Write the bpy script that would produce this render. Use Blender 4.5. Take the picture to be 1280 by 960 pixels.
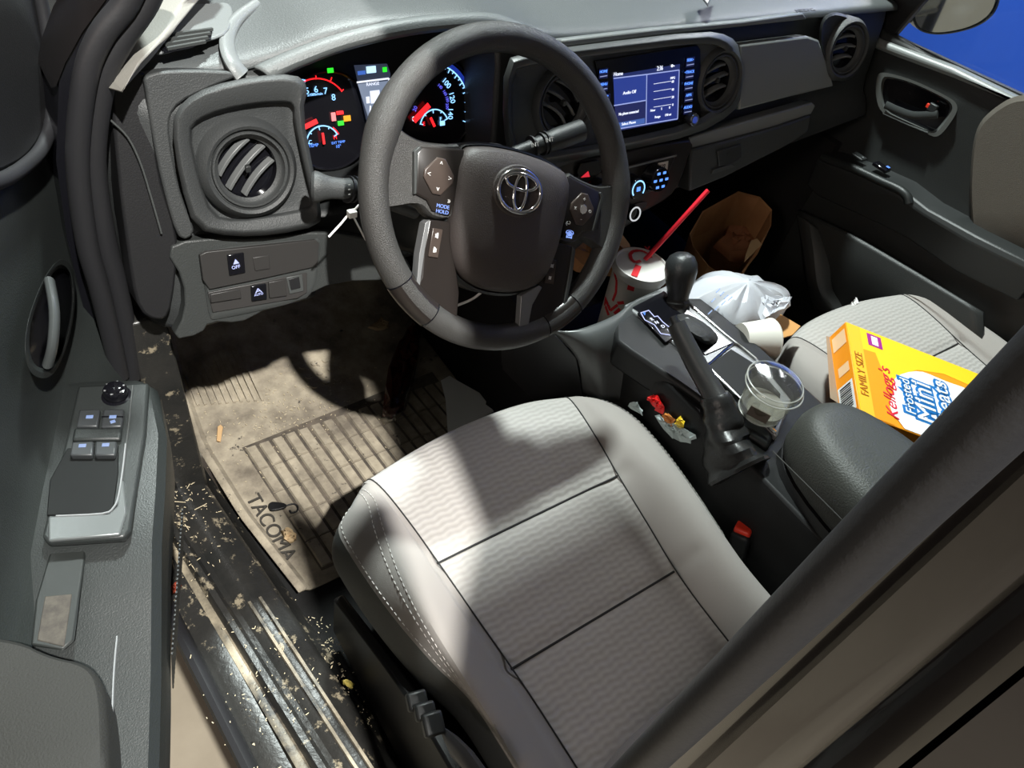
import bpy, bmesh, math, random
import numpy as np
from mathutils import Vector as V, Matrix
random.seed(7)
sc = bpy.context.scene
for o in list(bpy.data.objects): bpy.data.objects.remove(o)
col = sc.collection
rad = math.radians

# ------------------------------------------------------------------ camera (at the open driver's door, looking forward and down)
YAW, PITCH, ROLL, FPX = rad(44.77), rad(45.44), rad(15.03), 933.7
CAM = V((-.498, -.483, 1.137))
CF = V((math.sin(YAW)*math.cos(PITCH), math.cos(YAW)*math.cos(PITCH), -math.sin(PITCH)))
_r = V((math.cos(YAW), -math.sin(YAW), 0)); _u = _r.cross(CF)
CR = _r*math.cos(ROLL) + _u*math.sin(ROLL); CU = -_r*math.sin(ROLL) + _u*math.cos(ROLL)
cd = bpy.data.cameras.new('camera'); cam = bpy.data.objects.new('camera', cd); col.objects.link(cam)
cd.sensor_width = 36; cd.lens = 36*FPX/1280; cd.clip_start = .01
cam.matrix_world = Matrix(((CR.x, CU.x, -CF.x, CAM.x), (CR.y, CU.y, -CF.y, CAM.y), (CR.z, CU.z, -CF.z, CAM.z), (0, 0, 0, 1)))
sc.camera = cam

# ------------------------------------------------------------------ light: garage lamps over the truck, and an added fill on the wall
w = bpy.data.worlds.new('garage_air'); sc.world = w; w.use_nodes = True
bg = w.node_tree.nodes['Background']; bg.inputs[0].default_value = (1.0, .91, .84, 1); bg.inputs[1].default_value = .13
def lamp(name, loc, target, size, power, color):
    l = bpy.data.lights.new(name, 'AREA'); l.shape = 'DISK'; l.size = size; l.energy = power; l.color = color
    o = bpy.data.objects.new(name, l); col.objects.link(o); o.location = loc
    o.rotation_euler = (V(target)-V(loc)).to_track_quat('-Z', 'Y').to_euler(); return o
lamp('work_lamp_rear', (-.45, -1.5, 3.0), (-.1, .2, .4), .07, 205, (1, .98, .93))
lamp('work_lamp_front', (.45, 1.2, 2.9), (.3, 0, .4), .22, 150, (.90, 1.0, .97))
lamp('work_lamp_side', (-2.6, -.9, 1.95), (.3, .2, .5), .5, 16, (1, .86, .76))
lamp('wall_fill_lamp', (3.4, 1.5, 2.8), (4.2, .8, .3), 1.0, 120, (.95, .98, 1))  # added lamp that brightens the blue wall
sc.view_settings.view_transform = 'Standard'; sc.view_settings.look = 'None'
sc.view_settings.gamma = 1; sc.view_settings.use_curve_mapping = False
sc.view_settings.exposure = 0.0

# ------------------------------------------------------------------ points: where a line of sight meets a real plane of the cab
def ray(px, py): return CF + CR*((px-640)/FPX) - CU*((py-480)/FPX)
def X(px, py, v): d = ray(px, py); return CAM + d*((v-CAM.x)/d.x)
def Y(px, py, v): d = ray(px, py); return CAM + d*((v-CAM.y)/d.y)
def Z(px, py, v): d = ray(px, py); return CAM + d*((v-CAM.z)/d.z)
def PL(px, py, p, n): d = ray(px, py); return CAM + d*((V(p)-CAM).dot(n)/d.dot(n))
DR = V((1, 0, 0)); DN = V((0, -1, .32)).normalized(); DU = DN.cross(DR)      # the face of the dash
def D(px, py, off=0): return PL(px, py, V((0, .30, .63)) + DN*off, DN)

# ------------------------------------------------------------------ materials
MATS = {}
def mat(name, color, rough=.5, metal=0, bump=0, bscale=500, var=0, vscale=30, color2=None, spec=.5, coat=0, trans=0, ior=1.45, alpha=1, sheen=0, dirt=None):
    if name in MATS: return MATS[name]
    m = bpy.data.materials.new(name); m.use_nodes = True; nt = m.node_tree; b = nt.nodes['Principled BSDF']
    b.inputs['Base Color'].default_value = (*color, 1); b.inputs['Roughness'].default_value = rough; b.inputs['Metallic'].default_value = metal
    b.inputs['Specular IOR Level'].default_value = spec; b.inputs['Coat Weight'].default_value = coat
    b.inputs['Transmission Weight'].default_value = trans; b.inputs['IOR'].default_value = ior; b.inputs['Alpha'].default_value = alpha
    b.inputs['Sheen Weight'].default_value = sheen
    tc = nt.nodes.new('ShaderNodeTexCoord')
    def noise(s, d=3, r=.6):
        n = nt.nodes.new('ShaderNodeTexNoise'); n.inputs['Scale'].default_value = s; n.inputs['Detail'].default_value = d; n.inputs['Roughness'].default_value = r
        nt.links.new(tc.outputs['Object'], n.inputs['Vector']); return n
    if bump:
        n = noise(bscale); bp = nt.nodes.new('ShaderNodeBump'); bp.inputs['Strength'].default_value = bump; bp.inputs['Distance'].default_value = .001
        nt.links.new(n.outputs['Fac'], bp.inputs['Height']); nt.links.new(bp.outputs['Normal'], b.inputs['Normal'])
    if var:
        n = noise(vscale, 6, .65); cr = nt.nodes.new('ShaderNodeValToRGB')
        c2 = color2 or tuple(c*.5 for c in color)
        cr.color_ramp.elements[0].position = .5-var; cr.color_ramp.elements[1].position = .5+var
        cr.color_ramp.elements[0].color = (*c2, 1); cr.color_ramp.elements[1].color = (*color, 1)
        nt.links.new(n.outputs['Fac'], cr.inputs[0]); nt.links.new(cr.outputs[0], b.inputs['Base Color'])
        last = cr.outputs[0]
        if dirt:                                    # a second, finer layer of dried mud specks
            n2 = noise(dirt[0], 8, .75); r2 = nt.nodes.new('ShaderNodeValToRGB')
            r2.color_ramp.elements[0].position = dirt[1]; r2.color_ramp.elements[1].position = dirt[1]+.05
            mx = nt.nodes.new('ShaderNodeMix'); mx.data_type = 'RGBA'; mx.inputs[7].default_value = (*dirt[2], 1)
            nt.links.new(n2.outputs['Fac'], r2.inputs[0]); nt.links.new(r2.outputs[0], mx.inputs[0]); nt.links.new(last, mx.inputs[6])
            nt.links.new(mx.outputs[2], b.inputs['Base Color'])
    MATS[name] = m; return m
def em(name, color, s=1.0):
    if name in MATS: return MATS[name]
    m = bpy.data.materials.new(name); m.use_nodes = True; b = m.node_tree.nodes['Principled BSDF']
    b.inputs['Base Color'].default_value = (.01, .01, .01, 1); b.inputs['Emission Color'].default_value = (*color, 1); b.inputs['Emission Strength'].default_value = s
    MATS[name] = m; return m
BLACK = mat('black_plastic', (.012, .012, .013), .45, bump=.25)
DARK = mat('dark_grained_plastic', (.020, .0215, .022), .42, bump=.5, bscale=700)
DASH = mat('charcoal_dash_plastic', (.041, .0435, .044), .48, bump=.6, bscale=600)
TRIM = mat('grey_painted_trim', (.055, .059, .058), .40, bump=.2)
SOFT = mat('soft_black_vinyl', (.022, .022, .022), .6, bump=.7, bscale=350)
LEATHER = mat('grained_wheel_rubber', (.050, .049, .047), .34, bump=.9, bscale=900)
GLOSS = mat('gloss_black', (.006, .006, .008), .12)
BRONZE = mat('satin_brown_black', (.019, .0155, .014), .28)
AIRBAG = mat('airbag_vinyl', (.065, .055, .052), .42, bump=.6, bscale=700)
CHROME = mat('chrome', (.95, .95, .95), .12, 1)
SILVER = mat('satin_silver', (.24, .245, .25), .38, .4)
RUBBER = mat('weatherstrip_rubber', (.018, .018, .02), .5, bump=.2, bscale=300)
PILLAR = mat('beige_pillar_plastic', (.22, .212, .19), .6, bump=.3)
PAINT = mat('metallic_brown_paint', (.016, .0135, .0135), .25, .4, coat=.8)
FAB = mat('plain_grey_fabric', (.33, .305, .285), .85, bump=.7, bscale=1500, sheen=.2)
FABD = mat('dark_grey_vinyl', (.075, .080, .078), .5, bump=.4)
THREAD = mat('pale_thread', (.62, .60, .57), .8)
CARPET = mat('black_carpet', (.008, .008, .008), .95, bump=1, bscale=900)
WHITE = mat('white_print', (.75, .74, .72), .5)
RED = mat('red_print', (.75, .02, .03), .45)
BAGP = mat('brown_kraft_paper', (.42, .21, .085), .8, bump=.5, bscale=60, var=.2, vscale=12, color2=(.30, .14, .055))
def ribbed_fabric():
    m = bpy.data.materials.new('rippled_seat_fabric'); m.use_nodes = True; nt = m.node_tree; b = nt.nodes['Principled BSDF']; L = nt.links.new
    tc = nt.nodes.new('ShaderNodeTexCoord'); sx = nt.nodes.new('ShaderNodeSeparateXYZ'); L(tc.outputs['Object'], sx.inputs[0])
    def mth(op, a, c, v=None):
        n = nt.nodes.new('ShaderNodeMath'); n.operation = op
        for i, q in enumerate((a, c)):
            if isinstance(q, (int, float)): n.inputs[i].default_value = q
            elif q is not None: L(q, n.inputs[i])
        return n.outputs[0]
    xw = mth('SINE', mth('MULTIPLY', sx.outputs[0], 2*math.pi/.023), None)
    ph = mth('ADD', mth('MULTIPLY', sx.outputs[1], 2*math.pi/.0088), mth('MULTIPLY', xw, .75))
    s1 = mth('SINE', ph, None)
    s2 = mth('MULTIPLY', mth('SINE', mth('MULTIPLY', sx.outputs[0], 2*math.pi/.012), None), .25)
    h = mth('ADD', s1, s2)
    cr = nt.nodes.new('ShaderNodeValToRGB'); cr.color_ramp.elements[0].color = (.36, .34, .32, 1); cr.color_ramp.elements[1].color = (.43, .41, .39, 1)
    L(mth('ADD', mth('MULTIPLY', h, .4), .5), cr.inputs[0]); L(cr.outputs[0], b.inputs['Base Color'])
    bp = nt.nodes.new('ShaderNodeBump'); bp.inputs['Strength'].default_value = .30; bp.inputs['Distance'].default_value = .0012; L(h, bp.inputs['Height'])
    n = nt.nodes.new('ShaderNodeTexNoise'); n.inputs['Scale'].default_value = 1600; L(tc.outputs['Object'], n.inputs['Vector'])
    bp2 = nt.nodes.new('ShaderNodeBump'); bp2.inputs['Strength'].default_value = .4; bp2.inputs['Distance'].default_value = .0008; L(n.outputs['Fac'], bp2.inputs['Height']); L(bp.outputs['Normal'], bp2.inputs['Normal'])
    L(bp2.outputs['Normal'], b.inputs['Normal']); b.inputs['Roughness'].default_value = .85; b.inputs['Sheen Weight'].default_value = .25
    return m
RIBF = ribbed_fabric()
def clear_mat(name, tint, gloss):
    m = bpy.data.materials.new(name); m.use_nodes = True; nt = m.node_tree; nt.nodes.remove(nt.nodes['Principled BSDF'])
    t = nt.nodes.new('ShaderNodeBsdfTransparent'); t.inputs[0].default_value = (*tint, 1)
    g = nt.nodes.new('ShaderNodeBsdfGlossy'); g.inputs['Roughness'].default_value = .06
    lw = nt.nodes.new('ShaderNodeLayerWeight'); lw.inputs[0].default_value = .35
    mu = nt.nodes.new('ShaderNodeMath'); mu.operation = 'MULTIPLY_ADD'; mu.inputs[1].default_value = .35; mu.inputs[2].default_value = gloss
    mx = nt.nodes.new('ShaderNodeMixShader'); L = nt.links.new
    L(lw.outputs['Facing'], mu.inputs[0]); L(mu.outputs[0], mx.inputs[0]); L(t.outputs[0], mx.inputs[1]); L(g.outputs[0], mx.inputs[2]); L(mx.outputs[0], nt.nodes['Material Output'].inputs[0])
    return m
CLEAR = clear_mat('clear_plastic', (.93, .93, .9), .05); GLASS = clear_mat('window_glass', (.92, .95, .95), .02)
BLUE_E = em('blue_glow', (.10, .28, 1), 1.6); CYAN_E = em('pale_blue_glow', (.25, .55, 1), 2.0); WHITE_E = em('white_glow', (.8, .85, 1), 1.3)
RED_E = em('red_glow', (1, .015, .02), 1.8); GREEN_E = em('green_glow', (.03, .8, .03), 1.3); AMBER_E = em('amber_glow', (1, .4, .01), 1.4)
SCR_E = em('screen_navy', (.015, .025, .12), 1.0); SCR2_E = em('screen_blue', (.06, .13, .42), 1.0)

# ------------------------------------------------------------------ object helpers
WM = {}
def _link(o, parent, local):
    col.objects.link(o)
    if parent is not None:
        o.parent = parent
        if local: WM[o.name] = WM[parent.name]
        else: o.matrix_parent_inverse = WM[parent.name].inverted(); WM[o.name] = Matrix.Identity(4)
    else: WM[o.name] = Matrix.Identity(4)
def tag(o, label, cat=None, group=None, kind=None):
    if label: o['label'] = label
    if cat: o['category'] = cat
    if group: o['group'] = group
    if kind: o['kind'] = kind
    return o
def thing(name, loc, label, cat, group=None, M=None, kind=None):
    o = bpy.data.objects.new(name, None); col.objects.link(o); o.empty_display_size = .02
    m = M if M is not None else Matrix.Translation(V(loc)); o.matrix_world = m; WM[o.name] = m.copy()
    return tag(o, label, cat, group, kind)
def mk(name, verts, faces, m, parent=None, smooth=True, bevel=0, seg=2, sub=0, solid=0, local=False, me=None, off=-1):
    if me is None:
        me = bpy.data.meshes.new(name); me.from_pydata([tuple(v) for v in verts], [], faces); me.materials.append(m)
        me.validate()
        bm = bmesh.new(); bm.from_mesh(me); bmesh.ops.remove_doubles(bm, verts=bm.verts, dist=1e-6); bmesh.ops.recalc_face_normals(bm, faces=bm.faces); bm.to_mesh(me); bm.free()
        if smooth:
            for p in me.polygons: p.use_smooth = True
    o = bpy.data.objects.new(name, me); _link(o, parent, local)
    if solid: s = o.modifiers.new('s', 'SOLIDIFY'); s.thickness = solid; s.offset = off
    if bevel: b = o.modifiers.new('b', 'BEVEL'); b.width = bevel; b.segments = seg; b.limit_method = 'ANGLE'; b.angle_limit = rad(35); b.harden_normals = False
    if sub: s = o.modifiers.new('u', 'SUBSURF'); s.levels = sub; s.render_levels = sub
    if smooth and not sub:
        try: me.set_sharp_from_angle(angle=rad(38))
        except Exception: pass
    return o
def prism(name, pts, vec, m, parent=None, bevel=0, **k):
    """pts: a closed outline in space, swept along vec."""
    n = len(pts); vec = V(vec); vs = [V(p) for p in pts] + [V(p)+vec for p in pts]
    fs = [list(range(n)), list(range(n, 2*n))] + [[i, (i+1) % n, (i+1) % n+n, i+n] for i in range(n)]
    return mk(name, vs, fs, m, parent, bevel=bevel, **k)
def rbox(name, c, size, m, parent=None, bevel=.003, R=None, **k):
    R = R or Matrix.Identity(3); c = V(c)
    vs = [c + R @ V((sx*size[0]/2, sy*size[1]/2, sz*size[2]/2)) for sx in (-1, 1) for sy in (-1, 1) for sz in (-1, 1)]
    fs = [(0, 1, 3, 2), (4, 6, 7, 5), (0, 4, 5, 1), (2, 3, 7, 6), (0, 2, 6, 4), (1, 5, 7, 3)]
    return mk(name, vs, fs, m, parent, bevel=bevel, **k)
def rings(name, rs, m, parent=None, cap=(True, True), closed=True, **k):
    """rs: outlines of equal length joined one to the next."""
    n = len(rs[0]); vs = [p for r in rs for p in r]; fs = []
    for a in range(len(rs)-1):
        for i in range(n if closed else n-1): j = (i+1) % n; fs.append([a*n+i, a*n+j, (a+1)*n+j, (a+1)*n+i])
    if cap[0]: fs.append(list(range(n)))
    if cap[1]: fs.append([(len(rs)-1)*n+i for i in range(n)])
    return mk(name, vs, fs, m, parent, **k)
def cr(p0, p1, p2, p3, t): return .5*((2*p1)+(-p0+p2)*t+(2*p0-5*p1+4*p2-p3)*t*t+(-p0+3*p1-3*p2+p3)*t**3)
def curve(pts, n=6, closed=False):
    pts = [V(p) for p in pts]; N = len(pts); out = []
    for i in range(N if closed else N-1):
        if closed: a, b, c, d = (pts[(i+j-1) % N] for j in range(4))
        else: a, b, c, d = pts[max(i-1, 0)], pts[i], pts[i+1], pts[min(i+2, N-1)]
        for k in range(n): out.append(cr(a, b, c, d, k/n))
    if not closed: out.append(pts[-1])
    return out
def tube_data(path, r, n=10, up=V((0, 0, 1)), cap=True, closed=False):
    path = [V(p) for p in path]; N = len(path); rs = []
    nrm = None
    for i, p in enumerate(path):
        t = (path[(i+1) % N if closed else min(i+1, N-1)] - path[(i-1) % N if closed else max(i-1, 0)]).normalized()
        if nrm is None: nrm = t.cross(up); nrm = nrm if nrm.length > 1e-4 else t.cross(V((1, 0, 0)))
        nrm = (nrm - t*nrm.dot(t)).normalized(); b = t.cross(nrm)
        rr = r(i/(N-1)) if callable(r) else r
        ra, rb = rr if isinstance(rr, tuple) else (rr, rr)
        rs.append([p + nrm*ra*math.cos(2*math.pi*k/n) + b*rb*math.sin(2*math.pi*k/n) for k in range(n)])
    return rs
def tube(name, path, r, m, parent=None, n=10, closed=False, **k):
    rs = tube_data(path, r, n, closed=closed)
    if closed: rs.append(rs[0])
    return rings(name, rs, m, parent, cap=(not closed, not closed), **k)
def lathe(name, prof, m, parent=None, M=None, n=40, cap=(False, False), **k):
    M = M or Matrix.Identity(4)
    rs = [[M @ V((r*math.cos(2*math.pi*i/n), r*math.sin(2*math.pi*i/n), z)) for i in range(n)] for r, z in prof]
    return rings(name, rs, m, parent, cap=cap, **k)
def frame(o, x, y, z): return Matrix(((x.x, y.x, z.x, o.x), (x.y, y.y, z.y, o.y), (x.z, y.z, z.z, o.z), (0, 0, 0, 1)))
def patch(name, ctrl, m, parent=None, nu=5, nv=5, post=None, ur=None, vr=None, **k):
    """a smooth sheet through a net of points: ctrl[row][column]."""
    rows = [[V(p) for p in r] for r in ctrl]; R = len(rows); Cn = len(rows[0])
    U = [curve(r, nu) for r in rows]; cols = [curve([U[r][c] for r in range(R)], nv) for c in range(len(U[0]))]
    c0, c1 = (0, len(cols)) if ur is None else (ur[0]*nu, ur[1]*nu+1)
    r0, r1 = (0, len(cols[0])) if vr is None else (int(vr[0]*nv), int(vr[1]*nv)+1)
    g = [[cols[c][r] for c in range(c0, c1)] for r in range(r0, r1)]
    if post: g = [[post(p) for p in row] for row in g]
    n = len(g[0]); vs = [p for row in g for p in row]
    fs = [[a*n+i, a*n+i+1, (a+1)*n+i+1, (a+1)*n+i] for a in range(len(g)-1) for i in range(n-1)]
    return mk(name, vs, fs, m, parent, **k)
TXT = []
def text(name, s, size, M, m, parent=None, ext=.0003, align='CENTER', local=False, sx=1, shear=0):
    c = bpy.data.curves.new(name, 'FONT'); c.body = s; c.size = size; c.align_x = align; c.align_y = 'CENTER'; c.extrude = ext; c.shear = shear
    c.materials.append(m); o = bpy.data.objects.new(name, c); col.objects.link(o)
    M = M @ Matrix.Diagonal((sx, 1, 1, 1)); TXT.append(o)
    if parent is not None: o.parent = parent; M = (WM[parent.name].inverted() @ M) if not local else M
    o.matrix_basis = M; WM[o.name] = M
    return o
def multi(name, polys, m, parent=None, **k):
    """several small flat-sided pieces in one mesh: list of (verts, faces)"""
    vs, fs = [], []
    for v, f in polys: b = len(vs); vs += list(v); fs += [[i+b for i in q] for q in f]
    return mk(name, vs, fs, m, parent, **k)
def bar(a, b, wdt, nrm, th):
    a, b, nrm = V(a), V(b), V(nrm).normalized(); t = (b-a).normalized(); s = t.cross(nrm)*wdt/2; h = nrm*th
    vs = [a-s, a+s, b+s, b-s, a-s+h, a+s+h, b+s+h, b-s+h]
    return vs, [(0, 1, 2, 3), (4, 5, 6, 7), (0, 1, 5, 4), (1, 2, 6, 5), (2, 3, 7, 6), (3, 0, 4, 7)]
def cut(o, cutters):
    """cut round or shaped holes into a panel and keep only the result"""
    for c in cutters:
        md = o.modifiers.new('hole', 'BOOLEAN'); md.operation = 'DIFFERENCE'; md.object = c; md.solver = 'EXACT'
    bpy.context.view_layer.update(); dg = bpy.context.evaluated_depsgraph_get()
    me = bpy.data.meshes.new_from_object(o.evaluated_get(dg)); o.modifiers.clear(); o.data = me
    try: me.set_sharp_from_angle(angle=rad(38))
    except Exception: pass
    for c in cutters: bpy.data.objects.remove(c)
def smoothpoly(pts, n=4): return curve(pts, n, True)
def chaikin(pts, it=2):
    pts = [V(p) for p in pts]
    for _ in range(it):
        q = []
        for i in range(len(pts)):
            a, b = pts[i], pts[(i+1) % len(pts)]; q += [a*.75+b*.25, a*.25+b*.75]
        pts = q
    return pts
def ploft(name, layers, m, parent=None, round_=1, cap=(False, True), **k):
    """outlines seen on successive depths of the dash face, joined: layers = [(pixel points, offset), ...]"""
    rs = [chaikin([D(x, y, off) for x, y in pts], round_) if round_ else [D(x, y, off) for x, y in pts] for pts, off in layers]
    return rings(name, rs, m, parent, cap=cap, **k)
def shrink(pts, f):
    cx = sum(p[0] for p in pts)/len(pts); cy = sum(p[1] for p in pts)/len(pts)
    return [(cx+(x-cx)*f, cy+(y-cy)*f) for x, y in pts]
# ================================================================== STRUCTURE: garage, cab floor, sill, pillars, roof
def st(o): o['kind'] = 'structure'; return o
CONC = mat('stained_concrete', (.40, .35, .27), .6, bump=.4, bscale=60, var=.28, vscale=3, color2=(.27, .23, .17), dirt=(60, .66, (.12, .10, .08)))
BLUEW = mat('blue_painted_wall', (.015, .085, .50), .5, var=.3, vscale=.8, color2=(.01, .06, .40))
st(rbox('floor', (1, 2, -.53), (9, 11, .05), CONC, bevel=0))
st(rbox('wall_right', (4.3, .6, 1.3), (.1, 9, 3.8), BLUEW, bevel=0))
st(rbox('trim_1', (4.15, .42, 1.3), (.2, .12, 3.8), mat('blue_column_shade', (.006, .02, .16), .5), bevel=.01))  # column in darker blue: its shade is put into the colour
st(rbox('wall_back', (-1.5, -4.5, 1.3), (9, .1, 3.6), mat('pale_wall', (.42, .38, .31), .8), bevel=0))
# roof and rear wall of the cab: unseen panels; the roof outline is shaped to cast the seat shadows
shade_roof_pts = [(-.345, -1.2), (-.335, -.70), (-.225, -.59), (-.175, -.32), (-.12, .10), (.02, .34), (.25, .345), (.255, .10), (.72, .09), (.98, -.05), (.98, -1.2)]
st(prism('ceiling_shade', [V((x, y, 1.225)) for x, y in shade_roof_pts], (0, 0, .03), PILLAR, bevel=.004))
st(rbox('wall_rear', (.36, -1.2, .5), (1.5, .04, 1.0), SOFT, bevel=.01))
# cab floor and sill
DIRTY = mat('dirty_black_sill', (.014, .015, .015), .35, bump=.9, bscale=90, var=.30, vscale=16, color2=(.035, .033, .03), dirt=(30, .575, (.30, .255, .18)))
DIRTY2 = mat('mud_caked_step', (.02, .02, .02), .45, bump=.9, bscale=120, var=.13, vscale=11, color2=(.42, .36, .26), dirt=(90, .66, (.5, .44, .33)))
st(rbox('cab_floor', (.40, -.15, -.03), (1.44, 2.0, .04), CARPET, bevel=0))
def sillx(x0, y): return x0 + {True: 0, False: 0}[True] - .10*(y-.1)
def sill(name, prof, m, s=-.10):
    rs = []
    for y in (-.95, -.5, -.2, 0, .2, .4, .56): rs.append([V((x + s*(y-.1), y, z)) for x, z in prof])
    return rings(name, rs, m, cap=(True, True), bevel=0)
st(sill('trim_2', [(-.474, .050), (-.478, .058), (-.475, .067), (-.468, .070), (-.461, .067), (-.456, .058), (-.456, .046)], RUBBER, -.076))
st(sill('trim_3', [(-.452, -.04), (-.459, .045), (-.445, .052), (-.424, .050), (-.424, -.04)], DIRTY, -.085))
st(sill('trim_16', [(-.426, -.04), (-.426, .051), (-.418, .053), (-.411, .050), (-.411, -.04)], DIRTY2, -.105))
st(sill('trim_4', [(-.415, -.04), (-.415, .060), (-.410, .068), (-.402, .068), (-.396, .060), (-.388, .058), (-.380, .064), (-.366, .066), (-.352, .064), (-.344, .058), (-.334, .056), (-.325, .048), (-.318, .012), (-.300, -.008), (-.300, -.04)], DIRTY, -.12))
# raised rails on the scuff plate, muddy on their inner side
sp = tag(bpy.data.objects['trim_4'], None)
for x0 in (-.372, -.356):
    rings('rail', [[V((x0+dx-.12*(y-.1), y, z)) for dx, z in ((-.003, .062), (-.002, .071), (.002, .071), (.003, .062))] for y in (-.9, -.4, .0, .06)], DIRTY2, sp)
# front door opening: weatherstrips and pillar, running up from the sill beside the end of the dash
seal = [(182, -60), (160, 0), (126, 45), (106, 100), (97, 200), (108, 300), (124, 360), (140, 425), (150, 470)]
st(tube('trim_5', curve([Y(x, y, .30) for x, y in seal], 5), .0115, RUBBER, n=12))
seal2 = [(207, -60), (183, 0), (150, 50), (128, 100), (117, 200), (131, 300), (147, 360), (160, 430), (165, 470)]
st(tube('trim_6', curve([Y(x, y, .31) for x, y in seal2], 5), .0125, RUBBER, n=12))
pil_o = [(150, -60), (128, 0), (95, 50), (74, 100), (70, 200), (84, 300), (108, 400), (128, 450)]
pil_i = [(196, -60), (172, 0), (138, 50), (118, 100), (108, 200), (122, 300), (140, 380), (155, 450)]
st(rings('trim_7', [[Y(*a, .345), Y(*b, .335), Y(*b, .335)+V((.01, .08, 0)), Y(*a, .345)+V((0, .08, 0))] for a, b in zip(pil_o, pil_i)], GLOSS))
hem_o = [(128, -60), (108, 0), (85, 40), (70, 80), (64, 110)]
hem_i = [(156, -60), (132, 0), (103, 40), (82, 78), (70, 108)]
st(rings('trim_8', [[Y(*a, .355), Y(*b, .34), Y(*b, .34)+V((0, .06, 0)), Y(*a, .355)+V((0, .06, 0))] for a, b in zip(hem_o, hem_i)], PAINT))
bp_ = rings('trim_9', [[Y(*p, (.46, .42, .36, .325, .30)[i]) + V((0, dy, 0)) for p, dy in ((a, 0), (b, -.03), (c, 0), (c, .05), (a, .05))] for i, (a, b, c) in enumerate([
    ((245, -60), (262, -60), (285, -60)), ((178, 0), (212, -5), (256, -6)), ((154, 40), (190, 35), (222, 35)), ((139, 80), (163, 62), (190, 74)), ((133, 112), (142, 100), (152, 94))])], PILLAR, bevel=.003)
st(bp_)
# kick panel below the dash end
st(prism('trim_10', [V((-.345, .30, .0)), V((-.36, .30, .43)), V((-.36, .62, .43)), V((-.36, .75, .0))], (-.05, 0, 0), DIRTY, bevel=.004))
# B pillar at the near edge of the door opening: a chain of upright faces
def pillar_line(px_top, px_bot, dist):
    out = []
    for px in (px_bot, px_top):
        d = ray(*px); h = math.hypot(d.x, d.y); out.append(CAM + d*(dist/h))
    a, b = out; e = (b-a)/max(abs(b.z-a.z), .01); return a - e*.75, b + e*.165
seal_c = [pillar_line((1280, 487), (797, 960), .172)]
a, b = seal_c[0]
st(tube('trim_11', [a, a.lerp(b, .25), a.lerp(b, .5), a.lerp(b, .75), b], .0088, RUBBER, n=20))
edges = [((1280, 505), (830, 960), .180), ((1280, 560), (857, 960), .190), ((1280, 578), (868, 960), .186), ((1280, 592), (882, 960), .180), ((1280, 655), (935, 960), .181), ((1280, 712), (985, 960), .183),
         ((1280, 728), (1003, 960), .186), ((1280, 760), (1035, 960), .184), ((1280, 832), (1122, 960), .185), ((1280, 838), (1130, 960), .193), ((1280, 846), (1140, 960), .185), ((1280, 960), (1260, 1010), .189)]
LN = [pillar_line(t, bt, dd) for t, bt, dd in edges]
back = [(V((.05, -.02, 0)), )]
sec = lambda k: [l[0].lerp(l[1], k) for l in LN] + [LN[-1][0].lerp(LN[-1][1], k)+V((.02, .0, 0)), LN[0][0].lerp(LN[0][1], k)+V((.018, -.03, 0))]
st(rings('trim_12', [sec(k) for k in (0, .25, .5, .75, 1)], PAINT, smooth=True))

st(rbox('wall_front', (.37, .80, .33), (1.46, .03, .78), CARPET, bevel=0))
st(prism('trim_14', [V((1.06, .30, .0)), V((1.06, .30, .45)), V((1.06, .79, .45)), V((1.06, .79, .0))], (.04, 0, 0), CARPET))
st(rings('trim_15', [[V((x, y, z)) for x, z in ((.19, -.01), (.23, .16), (.28, .20), (.44, .20), (.49, .16), (.53, -.01))] for y in (-.9, .3, .6, .79)], CARPET))
# ================================================================== DASHBOARD
dash = thing('dashboard', (.35, .45, .5), 'charcoal dashboard with round vents, lit gauges and a blue touchscreen', 'dashboard')
# main masses behind the fitted panels
def sect(x, prof): return [V((x, y, z)) for y, z in prof]
PL_L = [(.345, .725), (.315, .70), (.300, .62), (.29, .55), (.262, .47), (.262, .425), (.45, .40), (.62, .70)]
rings('end_body', [sect(-.385, [(y+.05, z-.01) for y, z in PL_L]), sect(-.365, [(y+.015, z) for y, z in PL_L]), sect(-.335, PL_L), sect(-.168, PL_L)], DASH, dash, bevel=.012, seg=3)
LOWP = [(.345, .545), (.300, .54), (.278, .50), (.272, .455), (.30, .43), (.50, .42), (.60, .545)]
rings('lower_body', [sect(x, LOWP) for x in (-.17, .0, .13)], DARK, dash, bevel=.006)
PL_R = [(.345, .725), (.335, .70), (.315, .60), (.305, .56), (.285, .52), (.27, .455), (.42, .42), (.62, .70)]
def up(pr, dz): return [(y+dz*.05, z if z > .58 else z+dz*(.58-z)/.15) for y, z in pr]
rings('passenger_body', [sect(.125, PL_R), sect(.5, PL_R), sect(.8, up(PL_R, .05)), sect(1.0, up(PL_R, .08)), sect(1.07, up(PL_R, .09))], DARK, dash, bevel=.006)
# top: long grained sheet with the raised hood over the gauges
def topz(x, y):
    h = .036*math.exp(-((x-.0)/.17)**4)*max(0, 1-(y-.33)/.75)
    return .732 + h + .035*(y-.33)
ctrl = []
for y in (.338, .345, .37, .44, .55, .68, .80, .90):
    row = []
    for x in (-.362, -.31, -.24, -.18, -.12, -.05, .02, .09, .15, .20, .26, .40, .6, .8, 1.0, 1.09):
        z = topz(x, y) - (.012 if y < .34 else (.003 if y < .35 else 0)); yy = y + (.035 if x < -.36 and y < .4 else 0) - (.0)
        row.append((x, yy, z))
    ctrl.append(row)
patch('dash_top', ctrl, mat('dash_top_skin', (.085, .092, .093), .42, bump=.6, bscale=500), dash, nu=4, nv=4, solid=.012)
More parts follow.
